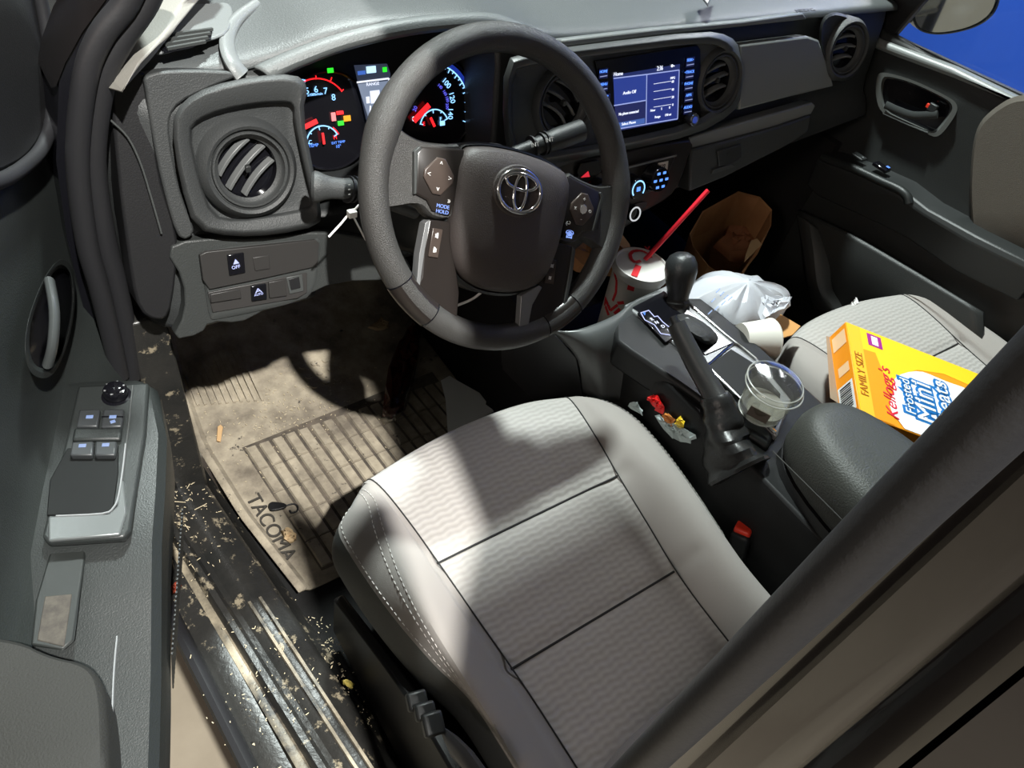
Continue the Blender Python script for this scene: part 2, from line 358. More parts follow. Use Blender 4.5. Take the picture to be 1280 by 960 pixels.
# hood lip under the brow
lip = [(338, 98), (372, 82), (430, 60), (500, 43), (560, 35), (610, 34), (650, 44)]
liptop = [(318, 86), (362, 66), (430, 42), (500, 26), (570, 19), (620, 20), (660, 36)]
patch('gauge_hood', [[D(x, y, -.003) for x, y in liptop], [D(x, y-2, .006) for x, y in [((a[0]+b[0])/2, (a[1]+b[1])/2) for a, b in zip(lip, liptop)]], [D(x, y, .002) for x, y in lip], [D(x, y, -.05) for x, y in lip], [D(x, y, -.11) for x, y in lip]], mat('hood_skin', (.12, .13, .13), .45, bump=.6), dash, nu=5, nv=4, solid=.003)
# crease strip over the passenger side; pale colour stands for light on the lip
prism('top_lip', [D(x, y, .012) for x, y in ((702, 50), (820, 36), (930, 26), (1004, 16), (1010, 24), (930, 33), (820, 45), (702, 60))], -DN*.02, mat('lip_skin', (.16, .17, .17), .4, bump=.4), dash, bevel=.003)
# seam ridge between hood and left end, its lit look put in the colour
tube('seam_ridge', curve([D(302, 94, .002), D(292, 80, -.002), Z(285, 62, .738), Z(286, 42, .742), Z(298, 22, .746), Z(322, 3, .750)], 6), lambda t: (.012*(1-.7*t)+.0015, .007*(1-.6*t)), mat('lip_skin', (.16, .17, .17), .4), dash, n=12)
# gauge well: back wall, floor and sides
well = [(345, 100), (372, 84), (430, 60), (500, 42), (570, 34), (620, 34), (648, 60), (668, 140), (676, 196), (600, 200), (480, 214), (400, 240), (385, 200), (372, 140)]
ploft('gauge_well', [(well, .0), (shrink(well, .99), -.05), (shrink(well, .98), -.115)], BLACK, dash, round_=0)
# left end pieces: side pad, ridge, door edge cap
prism('end_pad', smoothpoly([D(x, y, .010) for x, y in ((184, 94), (230, 88), (300, 92), (262, 110), (222, 132), (212, 165), (226, 240), (243, 288), (224, 296), (204, 232), (191, 168), (183, 116))], 3), -DN*.03, DASH, dash, bevel=.006)
prism('end_cap', smoothpoly([D(x, y, .0) for x, y in ((139, 108), (150, 94), (184, 93), (190, 150), (203, 230), (222, 300), (214, 385), (196, 400), (172, 380), (158, 300), (146, 200))], 3), -DN*.05, BLACK, dash, bevel=.004)
tube('end_seam', curve([D(x, y, .006) for x, y in ((138, 150), (160, 172), (176, 205), (190, 250), (202, 292))], 4), .0012, TRIM, dash, n=6)
# ---- left vent pod
def hole(px, py, off, r, depth=.06, tilt=0):
    n = (Matrix.Rotation(tilt, 3, 'Z') @ DN) if tilt else DN; u = (V((0, 0, 1)) - n*n.z).normalized(); c = D(px, py, .02)
    return lathe('hole', [(r, -.019), (r, .05)], BLACK, None, frame(c, u.cross(n), u, n), n=56, cap=(True, True))
po = [(214, 152), (228, 126), (262, 107), (318, 95), (368, 92), (386, 106), (378, 140), (392, 215), (402, 262), (400, 282), (345, 294), (290, 296), (243, 287), (224, 225)]
pf = [(219, 156), (233, 131), (265, 114), (318, 102), (364, 99), (379, 110), (373, 140), (388, 215), (398, 262), (396, 277), (345, 288), (292, 290), (249, 282), (230, 225)]
pi = [(234, 163), (247, 148), (276, 136), (318, 128), (352, 126), (368, 128), (368, 150), (382, 215), (392, 252), (388, 262), (344, 270), (296, 277), (264, 272), (246, 222)]
ploft('vent_pod', [(po, -.01), (po, .022), (pf, .030), (pi, .024), (shrink(pi, .97), .010)], DASH, dash, bevel=.002, cap=(True, True))
podL = bpy.context.scene.objects['vent_pod']; cut(podL, [hole(312, 212, .045, .0495)])
# ---- centre pod with the screen and two vents
co = [(630, 74), (660, 66), (720, 57), (880, 38), (912, 44), (926, 60), (928, 120), (916, 142), (872, 168), (775, 190), (672, 208), (640, 212), (628, 160)]
cf = [(636, 80), (662, 72), (720, 64), (880, 45), (906, 50), (919, 63), (921, 118), (910, 136), (868, 161), (775, 182), (674, 200), (645, 204), (634, 158)]
ci = [(640, 88), (664, 81), (722, 72), (876, 53), (900, 57), (913, 68), (915, 116), (905, 130), (864, 154), (775, 175), (676, 192), (648, 196), (638, 156)]
ploft('center_pod', [(co, -.015), (co, .022), (cf, .032), (ci, .030), (shrink(ci, .99), .020)], TRIM, dash, bevel=.0015, cap=(True, True))
cut(bpy.context.scene.objects['center_pod'], [hole(705, 130, .04, .0495), hole(898, 102, .04, .0485)])
# passenger trim board; the ledge below takes its pale colour to look lit
prism('trim_board', [D(x, y, .016) for x, y in ((925, 56), (1010, 45), (1024, 50), (1038, 90), (1043, 108), (985, 122), (924, 138))], -DN*.03, mat('silver_grey_board', (.19, .2, .195), .42, .2, bump=.15), dash, bevel=.004)
prism('trim_ledge', [D(x, y, .012) for x, y in ((862, 172), (902, 160), (982, 138), (1016, 128), (1020, 132), (1014, 143), (971, 158), (905, 176), (862, 187))], -DN*.03, mat('silver_grey_board', (0, 0, 0)), dash, bevel=.003)
gb = prism('glove_box_door', [D(x, y, .018) for x, y in ((864, 187), (905, 177), (971, 159), (1014, 144), (1010, 165), (985, 182), (906, 222), (862, 240))], -DN*.03, mat('glove_box_plastic', (.036, .039, .038), .45, bump=.5), dash, bevel=.004)
prism('latch', [D(x, y, .022) for x, y in ((897, 189), (927, 180), (927, 197), (914, 206), (899, 208))], -DN*.008, DARK, gb, bevel=.0015)
prism('pull', [D(x, y, .022) for x, y in ((892, 212), (915, 205), (920, 208), (890, 218))], -DN*.008, TRIM, gb, bevel=.001)
text('keyhole_mark', 'C', .012, frame(D(911, 193, .0235), DR, DU, DN), DARK, gb)
# ---- vents
def vent(px, py, off, r, ang, name='air_vent', tilt=0):
    n = DN.copy()
    if tilt: n = (Matrix.Rotation(tilt, 3, 'Z') @ DN)
    u = (V((0, 0, 1)) - n*n.z).normalized(); x = u.cross(n)
    c = D(px, py, off); M = frame(c, x, u, n)
    o = lathe(name, [(r*1.28, -.02), (r*1.22, .0), (r*1.08, .008), (r, .006), (r*.98, .001), (r*.95, .001), (r*.93, .0045), (r*.88, .0045), (r*.86, -.002), (r*.82, -.004), (r*.74, -.006), (r*.72, -.016), (r*.4, -.0165), (.0005, -.0165)], DASH if name != 'x' else BLACK, dash, M, n=56)
    lathe('bore', [(r*.735, -.006), (r*.715, -.0158), (r*.3, -.016), (.0004, -.016)], GLOSS, o, M, n=40)
    A = Matrix.Rotation(ang, 4, 'Z')
    for k in (-1, 0, 1):
        yy = k*r*.40; hw = math.sqrt(max((r*.71)**2-yy*yy, 1e-6))
        pts = [M @ A @ V((hw*s, yy + .10*r*(1-s*s)*1.0, -.003 - .004*abs(s)**2)) for s in (-1, -.75, -.5, -.25, 0, .25, .5, .75, 1)]
        dirn = (M.to_3x3() @ A.to_3x3() @ V((0, .35, -1))).normalized(); th = (M.to_3x3() @ A.to_3x3() @ V((0, 1, .35))).normalized()
        rs = [[p - th*.0022, p + th*.0022, p + th*.0016 + dirn*.010, p - th*.0016 + dirn*.010] for p in pts]
        rings('slat', rs, mat('vent_slat', (.13, .135, .135), .35), o, bevel=.0008)
    rbox('tab', M @ A @ V((0, .04*r, -.003)), (.006, .008, .008), DARK, o, bevel=.001)
    return o
tag(vent(312, 212, .021, .046, rad(42)), 'round air vent at the driver\'s door end with slanted slats')
tag(vent(705, 130, .021, .047, rad(-38)), 'round air vent half hidden by the steering wheel rim')
tag(vent(898, 102, .021, .045, rad(14)), 'round air vent right of the touchscreen')
vr = vent(1058, 62, .020, .045, rad(6), tilt=rad(-8)); tag(vr, 'round air vent in its own tapered housing beside the passenger door')
hs = [(1024, 48), (1028, 22), (1045, 14), (1066, 22), (1078, 48), (1078, 80), (1066, 98), (1052, 103), (1042, 98), (1032, 78)]
ploft('vent_housing', [([(x-2, y-1) for x, y in hs], -.02), (hs, .005), (shrink(hs, .93), .016), (shrink(hs, .82), .012)], DARK, dash, round_=2, cap=(True, True))
cut(bpy.context.scene.objects['vent_housing'], [hole(1058, 62, .04, .043, tilt=rad(-8))])
# ---- demister grille on the top at the left end
dg = prism('demister_grille', smoothpoly([Z(x, y, .745) for x, y in ((194, 60), (204, 38), (232, 12), (262, 8), (286, 8), (291, 24), (280, 46), (240, 58), (200, 70))], 3), (0, 0, .004), mat('lip_skin', (0, 0, 0)), dash, bevel=.002)
prism('opening', [Z(x, y, .7495) for x, y in ((196, 56), (212, 44), (266, 36), (264, 48), (240, 60), (205, 67))], (0, 0, .0012), GLOSS, dg)
for k in range(4):
    a = (200+k*3, 47+k*5.2); b = (266-k*3, 38+k*5.2)
    v, f = bar(Z(*a, .751), Z(*b, .751), .003, (0, 0, 1), .003); mk('slat', v, f, TRIM, dg)
# ---- instrument gauges in the well
GO = -.100
def dt(s, px, py, hpx, m, parent, off=GO+.002, rot=0, align='CENTER', name='numeral', sx=1):
    p = D(px, py, off); depth = (p-CAM).dot(CF); M = frame(p, DR, DU, DN) @ Matrix.Rotation(rot, 4, 'Z')
    return text(name, s, hpx*1.35*depth/FPX, M, m, parent, sx=sx)
def disc(name, px, py, r, off, m, parent, th=.004):
    return lathe(name, [(r, -th), (r, 0), (r*.97, .002), (r*.94, .0), (.0005, 0)], m, parent, frame(D(px, py, off), DR, DU, DN), n=48)
tach = disc('tachometer', 412, 152, .066, GO, GLOSS, dash); spd = disc('speedometer', 548, 132, .066, GO, GLOSS, dash)
def arc(name, cx, cy, r, a0, a1, m, parent, wd=.0016, off=GO+.0015, ticks=0, tl=.006, tin=True):
    c = D(cx, cy, off); P_ = lambda a, rr: c + DR*rr*math.cos(a) + DU*rr*math.sin(a); n = 18
    pl = [bar(P_(a0+(a1-a0)*i/n, r), P_(a0+(a1-a0)*(i+1)/n, r), wd, DN, .0004) for i in range(n)]
    for k in range(ticks):
        a = a0+(a1-a0)*k/(ticks-1); L = tl if k % 2 == 0 else tl*.6
        pl.append(bar(P_(a, r+(.001 if tin else -.001)), P_(a, r-L if tin else r+L), wd*.8, DN, .0004))
    return multi(name, pl, m, parent)
arc('redline', 398, 143, .045, rad(112), rad(35), RED_E, tach, ticks=4, tl=.006, tin=False)
for s, x, y in (('5', 384, 114), ('6', 395, 112), ('7', 407, 114), ('8', 417, 122)): dt(s, x, y, 8, CYAN_E, tach)
dt('x1000r/min', 394, 118, 3.2, CYAN_E, tach); arc('redline', 378, 110, .01, rad(120), rad(60), CYAN_E, tach, ticks=2)
multi('needle', [bar(D(376, 161, GO+.006), D(396, 151, GO+.006), .006, DN, .002)], RED_E, tach)
multi('red_lamp', [bar(D(372, 122, GO+.003), D(378, 114, GO+.003), .008, DN, .001)], em('dim_red', (.5, .01, .01), .6), tach)
arc('small_arc', 404, 180, .024, rad(170), rad(25), CYAN_E, tach, ticks=5, tl=.005)
multi('needle', [bar(D(405, 180, GO+.006), D(403, 166, GO+.006), .003, DN, .0015)], RED_E, tach)
arc('small_arc', 404, 180, .026, rad(50), rad(22), RED_E, tach)
dt('C', 388, 178, 5, CYAN_E, tach); dt('H', 419, 172, 5, RED_E, tach); dt('TEMP', 392, 182, 4, BLUE_E, tach); dt('EXT TEMP', 423, 178, 3, BLUE_E, tach); dt('10°', 423, 183, 4, BLUE_E, tach)
def icon(px, py, wpx, hpx, m, parent, name='warning_lamp', off=GO+.003, rot=0):
    p = D(px, py, off); k = (p-CAM).dot(CF)/FPX; R3 = Matrix((DR, DU, DN)).transposed() @ Matrix.Rotation(rot, 3, 'Z')
    return rbox(name, p, (wpx*k*1.2, hpx*k*1.15, .001), m, parent, bevel=.0006, R=R3)
icon(413, 88, 7, 5, GREEN_E, tach); icon(417, 146, 5, 9, em('white_red_glow', (1, .25, .25), 1.6), tach); icon(425, 141, 8, 4, RED_E, tach); icon(434, 148, 8, 6, AMBER_E, tach); icon(426, 154, 7, 5, GREEN_E, tach)
# centre information display
idp = [(444, 82), (484, 80), (488, 92), (487, 118), (480, 150), (466, 160), (459, 150)]
idd = prism('information_display', [D(x, y, GO+.012) for x, y in idp], -DN*.004, em('display_dark', (.03, .04, .07), 1.0), dash)
multi('display_panel', [([D(x, y, GO+.0125) for x, y in ((447, 105), (486, 101), (485, 118), (479, 146), (465, 156), (460, 146))], [(0, 1, 2, 3, 4, 5)])], em('display_grey', (.22, .27, .38), 1.0), idd)
multi('display_frame', [bar(D(446, 103, GO+.0135), D(486, 98, GO+.0135), .0022, DN, .0005), bar(D(486, 98, GO+.0135), D(487, 112, GO+.0135), .0022, DN, .0005)], WHITE_E, idd)
icon(464, 87, 11, 7, em('sky_glow', (.45, .7, 1), 1.6), idd, 'display_icon', GO+.014); icon(481, 87, 5, 5, GREEN_E, idd, 'display_icon', GO+.014); icon(452, 91, 9, 4, em('blue_dim', (.06, .16, .6), 1), idd, 'display_icon', GO+.014)
dt('RANGE', 466, 105, 4, WHITE_E, idd, GO+.014)
car = D(470, 122, GO+.014)
icon(469, 121, 11, 13, WHITE_E, idd, 'car_icon', GO+.014); icon(460, 125, 4, 7, WHITE_E, idd, 'car_icon', GO+.014); multi('lane_line', [bar(D(463, 132, GO+.014), D(462, 150, GO+.014), .002, DN, .0005)], WHITE_E, idd)
# speedometer
arc('speed_scale', 540, 138, .063, rad(72), rad(-22), CYAN_E, spd, ticks=15, tl=.006)
arc('speed_glow', 540, 138, .067, rad(78), rad(-26), em('deep_blue', (.01, .03, .3), 1.0), spd, wd=.006, off=GO+.001)
for s, x, y, a in (('100', 558, 104, -50), ('120', 565, 122, -80), ('140', 563, 142, -95)): dt(s, x, y, 7, CYAN_E, spd, rot=rad(a))
for s, x, y, a in (('140', 550, 108, -45), ('160', 556, 116, -62), ('180', 559, 124, -75), ('200', 559, 133, -88)): dt(s, x, y, 3.8, em('indigo_glow', (.12, .12, .9), 1.2), spd, rot=rad(a))
dt('20', 519, 136, 5, em('indigo_glow', (0, 0, 0)), spd, rot=rad(60)); dt('0', 517, 149, 6, WHITE_E, spd)
multi('needle', [bar(D(517, 151, GO+.006), D(536, 131, GO+.006), .0075, DN, .002)], RED_E, spd)
arc('small_arc', 543, 158, .024, rad(165), rad(20), CYAN_E, spd, ticks=5, tl=.005)
multi('needle', [bar(D(543, 158, GO+.006), D(538, 147, GO+.006), .0035, DN, .0015)], RED_E, spd)
dt('E', 530, 155, 5, RED_E, spd); dt('F', 551, 149, 5, CYAN_E, spd); icon(553, 154, 6, 5, CYAN_E, spd, 'fuel_icon')
# ---- touchscreen
SO = .024
bez = prism('touchscreen', [D(x, y, SO) for x, y in ((744, 76), (872, 56), (876, 62), (876, 150), (868, 156), (772, 178), (764, 172))], -DN*.006, GLOSS, dash, bevel=.0015)
def q(name, pts, m, off, parent=bez): return multi(name, [([D(x, y, off) for x, y in pts], [tuple(range(len(pts)))])], m, parent)
SE = SO+.0006
q('display', ((766, 94), (850, 80), (847, 150), (771, 164)), SCR_E, SE)
q('display_tile', ((767, 98), (808, 93), (807, 125), (768, 132)), em('tile_blue', (.025, .05, .28), 1), SE+.0003)
q('display_tile', ((768, 132), (807, 126), (806, 153), (771, 161)), em('tile_navy', (.015, .02, .10), 1), SE+.0003)
q('display_tile', ((770, 154), (806, 147.5), (806, 154), (771, 161)), SCR2_E, SE+.0005)
q('display_tile', ((809, 93), (849, 87), (846, 148), (808, 155)), em('tile_blue2', (.02, .035, .22), 1), SE+.0003)
LW = em('screen_line', (.35, .42, .8), 1.0)
def ln(name, pts, wd=.0016, m=LW, off=SE+.0009): return multi(name, [bar(D(*a, off), D(*b, off), wd, DN, .0002) for a, b in zip(pts, pts[1:])], m, bez)
ln('screen_line', [(767, 98), (808.5, 93), (849, 87.5), (847, 148.5), (808, 155), (771, 161.5)]); ln('screen_line', [(808.5, 93), (807.5, 155)]); ln('screen_line', [(767.5, 132), (807, 125.5)])
for k, yy in enumerate((105, 114.5, 124.5, 134)): ln('graph_line', [(817, yy), (839, yy-3.6)], .0006, WHITE_E)
dt('Home', 773, 92.5, 4.6, WHITE_E, bez, SE+.001, name='screen_text'); dt('2:36', 825, 85.5, 5.6, WHITE_E, bez, SE+.001, name='screen_text', sx=.8); dt('●▪', 841, 82.5, 3.5, WHITE_E, bez, SE+.001, name='screen_text')
dt('Audio Off', 787, 115.5, 4, WHITE_E, bez, SE+.001, name='screen_text'); dt('No phone connected', 786, 141, 3.6, WHITE_E, bez, SE+.001, name='screen_text', sx=.8); dt('Select Phone', 786, 154, 3.4, WHITE_E, bez, SE+.001, name='screen_text')
for s, x, y in (('MPG', 841, 97.5), ('60', 841, 102), ('40', 841, 112), ('20', 841, 121.5), ('0', 841, 131), ('Now', 816, 138), ('5', 827, 136), ('0', 837, 134.5), ('Range', 822, 146), ('190 mi', 835, 143.5)): dt(s, x, y, 3, WHITE_E, bez, SE+.001, name='screen_text')
for s, x, y in (('HOME', 754.5, 89.5), ('MENU', 754.5, 105.5), ('MAP', 757, 121), ('SEEK>', 863, 75), ('<TRACK', 862, 90), ('PHONE', 861, 104.5), ('APPS', 861, 119), ('AUDIO', 860, 134)):
    b = icon(x, y+2.5, 12, 10, em('button_ink', (.004, .008, .05), 1), bez, 'screen_button', SO+.002); dt(s, x, y, 3.4, BLUE_E, b, SO+.0032, name='button_text'); v, f = bar(D(x-4.5, y+6.6, SO+.0032), D(x+4.5, y+5, SO+.0032), .0012, DN, .0003); mk('button_line', v, f, em('pale_line', (.3, .35, .6), 1), b)
kn = lathe('volume_knob', [(.011, -.004), (.011, .010), (.0095, .013), (.0075, .0135), (.0005, .0125)], BLACK, bez, frame(D(861, 148, SO), DR, DU, DN), n=32)
lathe('knob_ring', [(.0098, .0125), (.0092, .0142), (.0062, .0142), (.0058, .0128)], CHROME, kn, frame(D(861, 148, SO), DR, DU, DN), n=32)
lathe('knob_face', [(.0058, .0132), (.0005, .0132)], em('tile_blue', (0, 0, 0)), kn, frame(D(861, 148, SO), DR, DU, DN), n=24)
# ---- climate panel and lower centre stack
prism('center_stack', smoothpoly([D(x, y, .016) for x, y in ((640, 214), (682, 206), (775, 190), (862, 174), (861, 196), (848, 232), (830, 252), (790, 272), (745, 292), (712, 320), (690, 330), (660, 260))], 2), -DN*.04, BRONZE, dash, bevel=.004)
cpn = prism('climate_panel', [D(x, y, .022) for x, y in ((712, 222), (776, 211), (845, 194), (843, 200), (832, 226), (822, 238), (776, 250), (716, 268), (708, 250))], -DN*.008, BRONZE, dash, bevel=.002)
multi('chrome_strip', [bar(D(776, 211.5, .0235), D(845, 194, .0235), .003, DN, .002)], SILVER, cpn)
for (x, y, r, s) in ((743, 240, .021, 'L'), (786, 232, .018, 'M'), (814, 221, .021, 'R')):
    M = frame(D(x, y, .022), DR, DU, DN)
    k = lathe('climate_knob', [(r*1.12, 0), (r*1.08, .004), (r*1.0, .006), (r*.97, .02), (r*.9, .0225), (.0005, .0225)], GLOSS, cpn, M, n=36)
    c0 = M @ V((0, 0, .0232)); FR = frame(c0, DR, DU, DN)
    if s == 'R':
        for i in range(7):
            a = rad(60*i); rr = 0 if i == 6 else r*.62; rbox('knob_icon', FR @ V((rr*math.cos(a), rr*math.sin(a), 0)), (r*.32, r*.2, .0006), BLUE_E, k, bevel=.0003, R=Matrix((DR, DU, DN)).transposed())
    else:
        seg = [bar(FR @ V((r*.74*math.cos(rad(a)), r*.74*math.sin(rad(a)), 0)), FR @ V((r*.74*math.cos(rad(a+20)), r*.74*math.sin(rad(a+20)), 0)), .0022, DN, .0003) for a in range(-40, 220, 20)]
        multi('knob_arc', seg, CYAN_E, k); rbox('knob_icon', c0, (r*.45, r*.4, .0006), BLUE_E, k, bevel=.0003, R=Matrix((DR, DU, DN)).transposed())
dt('A/C', 797, 228, 3.5, BLUE_E, cpn, .024, name='panel_text')
stk = rbox('sticker', D(828.5, 208, .0245), (.024, .015, .0006), mat('sticker_white', (.62, .58, .5), .6), cpn, bevel=.0004, R=Matrix((DR, DU, DN)).transposed()); stk['label'] = 'small white sticker with a number'
dt('522', 828.5, 208, 4.8, mat('ink', (.03, .02, .02), .6), stk, .0252, name='sticker_text')
hz = prism('hazard_button', [D(x, y, .022) for x, y in ((722, 214), (726, 204), (748, 200), (752, 214), (744, 222), (724, 224))], -DN*.006, GLOSS, dash, bevel=.001)
prism('triangle', [D(x, y, .0235) for x, y in ((726.5, 222), (735.5, 214), (737.5, 221))], -DN*.0008, em('hazard_red', (.75, .03, .05), .9), hz)
MR = frame(D(790, 266, .02), DR, DU, DN)
mx_ = ploft('outlet_panel', [([(x, y) for x, y in ((742, 290), (772, 262), (806, 250), (812, 254), (800, 268), (786, 282), (752, 300))], .0), ([(744, 289), (773, 263), (805, 251), (810, 255), (798, 268), (784, 281), (752, 298)], .018)], DARK, dash, round_=1)
ri = lathe('start_button', [(.0135, 0), (.0135, .006), (.0125, .008), (.0108, .008), (.010, .004), (.0005, .004)], GLOSS, dash, MR, n=36)
lathe('lit_ring', [(.0128, .0078), (.0124, .0088), (.0104, .0088), (.010, .0078)], em('soft_white', (.75, .78, .8), .8), ri, MR, n=36)
# panel between wheel and centre pod (lower silver band)
prism('silver_band', [D(x, y, .02) for x, y in ((676, 208), (700, 194), (738, 184), (740, 196), (722, 202), (690, 213))], -DN*.02, TRIM, dash, bevel=.002)
# ---- driver's lower panel with switches
lp = [(206, 312), (240, 298), (330, 300), (400, 288), (470, 300), (520, 330), (500, 350), (420, 352), (370, 376), (330, 388), (322, 393), (300, 404), (262, 402), (252, 418), (214, 426), (232, 392), (230, 350)]
prism('knee_panel', chaikin([D(x, y, .004) for x, y in lp], 1), -DN*.02, mat('glove_box_plastic', (0, 0, 0)), dash, bevel=.002)
sw = ploft('switch_panel', [([(249, 318), (256, 312), (396, 297), (402, 302), (398, 330), (394, 360), (380, 376), (270, 400), (262, 398), (256, 360)], .006), ([(251, 320), (258, 315), (394, 300), (399, 304), (395, 330), (390, 358), (378, 371), (274, 394), (265, 392), (259, 358)], .010)], TRIM, dash, round_=1)
def pp(name, pts, off, th, m, parent=sw, bev=.0008): return prism(name, [D(x, y, off) for x, y in pts], -DN*th, m, parent, bevel=bev)
UP = mat('upper_switch_plate', (.030, .0285, .0275), .42)
pp('upper_plate', ((250, 319), (258, 315), (395, 300), (399, 304), (397, 333), (330, 348), (262, 362), (254, 350)), .014, .006, UP)
s1 = pp('switch', ((284, 319), (305, 316), (307, 341), (287, 345)), .0165, .004, GLOSS); dt('▲', 295, 327.5, 6, em('lilac_glow', (.55, .6, 1), 1.3), s1, .0172, name='switch_mark'); dt('OFF', 295, 334, 4.5, em('lilac_glow', (0, 0, 0)), s1, .0172, name='switch_mark')
pp('blank_cover', ((316, 322), (336, 319), (338, 336), (319, 339)), .0155, .003, UP)
pp('lower_plate', ((260, 366), (330, 352), (384, 341), (384, 366), (372, 373), (266, 391)), .012, .004, mat('lower_switch_plate', (.035, .033, .032), .45))
pp('blank_cover', ((263, 368), (300, 361), (302, 373), (264, 379)), .015, .004, UP); s2 = pp('switch', ((314, 358), (333, 355), (334, 374), (315, 377)), .0155, .004, GLOSS)
dt('A', 323, 363.5, 6, em('lilac_glow', (0, 0, 0)), s2, .0162, name='switch_mark', sx=1.6); dt('AUTO', 323.5, 368, 3, em('lilac_glow', (0, 0, 0)), s2, .0162, name='switch_mark')
pp('blank_cover', ((336, 353), (357, 349), (359, 370), (337, 373)), .015, .004, UP); pp('socket_frame', ((358, 347), (378, 343), (380, 364), (362, 368)), .0135, .003, TRIM); pp('empty_slot', ((361, 349), (374, 346), (376, 360), (364, 363)), .0142, .003, BLACK)
# triangular tag lying on the dash near the windscreen
tg = V(Z(883, -2, .757)); tri = [Z(x, y, .757) for x, y in ((872, -8), (893, -14), (885, 9))]; trii = [Z(x, y, .7585) for x, y in ((876, -7), (890, -10), (884.5, 4))]
to = prism('warning_triangle', tri, (0, 0, .0015), BLACK, bevel=.0004); tag(to, 'small black-edged white triangle on the dash top above the screen', 'marker'); prism('white_center', trii, (0, 0, .0004), WHITE, to)
text('embossed_word', 'AIRBAG', .016, frame(Z(1006, 14.5, .737)+V((0, 0, .002)), V((1, 0, 0)), V((0, 1, 0)), V((0, 0, 1))), DARK, dash)
# ================================================================== STEERING WHEEL
T, PH = rad(31.5), rad(20.1); WC = V((.003, .112, .657))
wn = V((0, -math.cos(T), math.sin(T))); wr = V((1, 0, 0)); wu = wn.cross(wr)
wr2 = wr*math.cos(PH) - wu*math.sin(PH); wu2 = wr*math.sin(PH) + wu*math.cos(PH)
WMX = frame(WC, wr2, wu2, wn)
sw_ = thing('steering_wheel', None, 'black four-spoke steering wheel with a chrome oval emblem, turned slightly clockwise', 'steering wheel', M=WMX)
L = dict(local=True)
def ell(t): return (.1715*math.cos(t), .1715*math.sin(t), 0)
rp = [V(ell(2*math.pi*i/96)) for i in range(96)]
def thick(s): a = s*360; return .0162 + .0022*(math.exp(-((a-12)/9)**2)+math.exp(-((a-168)/9)**2))
tube('rim', rp, lambda s: (thick(s), thick(s)*1.05), LEATHER, sw_, n=22, closed=True, **L)
for a in (232, 308):       # seam rings where the lower gloss sections start and end
    for d in (-9, 9):
        c = V(ell(rad(a+d))); t = V((-math.sin(rad(a+d)), math.cos(rad(a+d)), 0)); tube('seam_ring', [c-t*.0007, c+t*.0007], .0172, GLOSS, sw_, n=22, **L)
for a in (232, 308):
    tube('lower_grip', [V(ell(rad(a-9+k*2))) for k in range(10)], .01685, BRONZE, sw_, n=22, **L)
def wl(pts, z): return [V((x, y, z)) for x, y in pts]
ab = [(-.080, .036), (-.045, .046), (0, .049), (.045, .046), (.080, .036), (.079, -.02), (.074, -.065), (.060, -.098), (.03, -.112), (0, -.115), (-.03, -.112), (-.060, -.098), (-.074, -.065), (-.079, -.02)]
def sc_(p, f): return [(x*f, (y+.03)*f-.03) for x, y in p]
rings('airbag_cover', [chaikin(wl(sc_(ab, f), z), 2) for f, z in ((1.0, -.02), (1.01, .006), (.985, .016), (.93, .022), (.70, .028), (.35, .030))], AIRBAG, sw_, cap=(False, True), **L)
rings('cover_surround', [chaikin(wl(sc_(ab, f), z), 2) for f, z in ((1.0, -.045), (1.07, -.03), (1.07, .0), (1.03, .005))], DARK, sw_, cap=(True, False), **L)
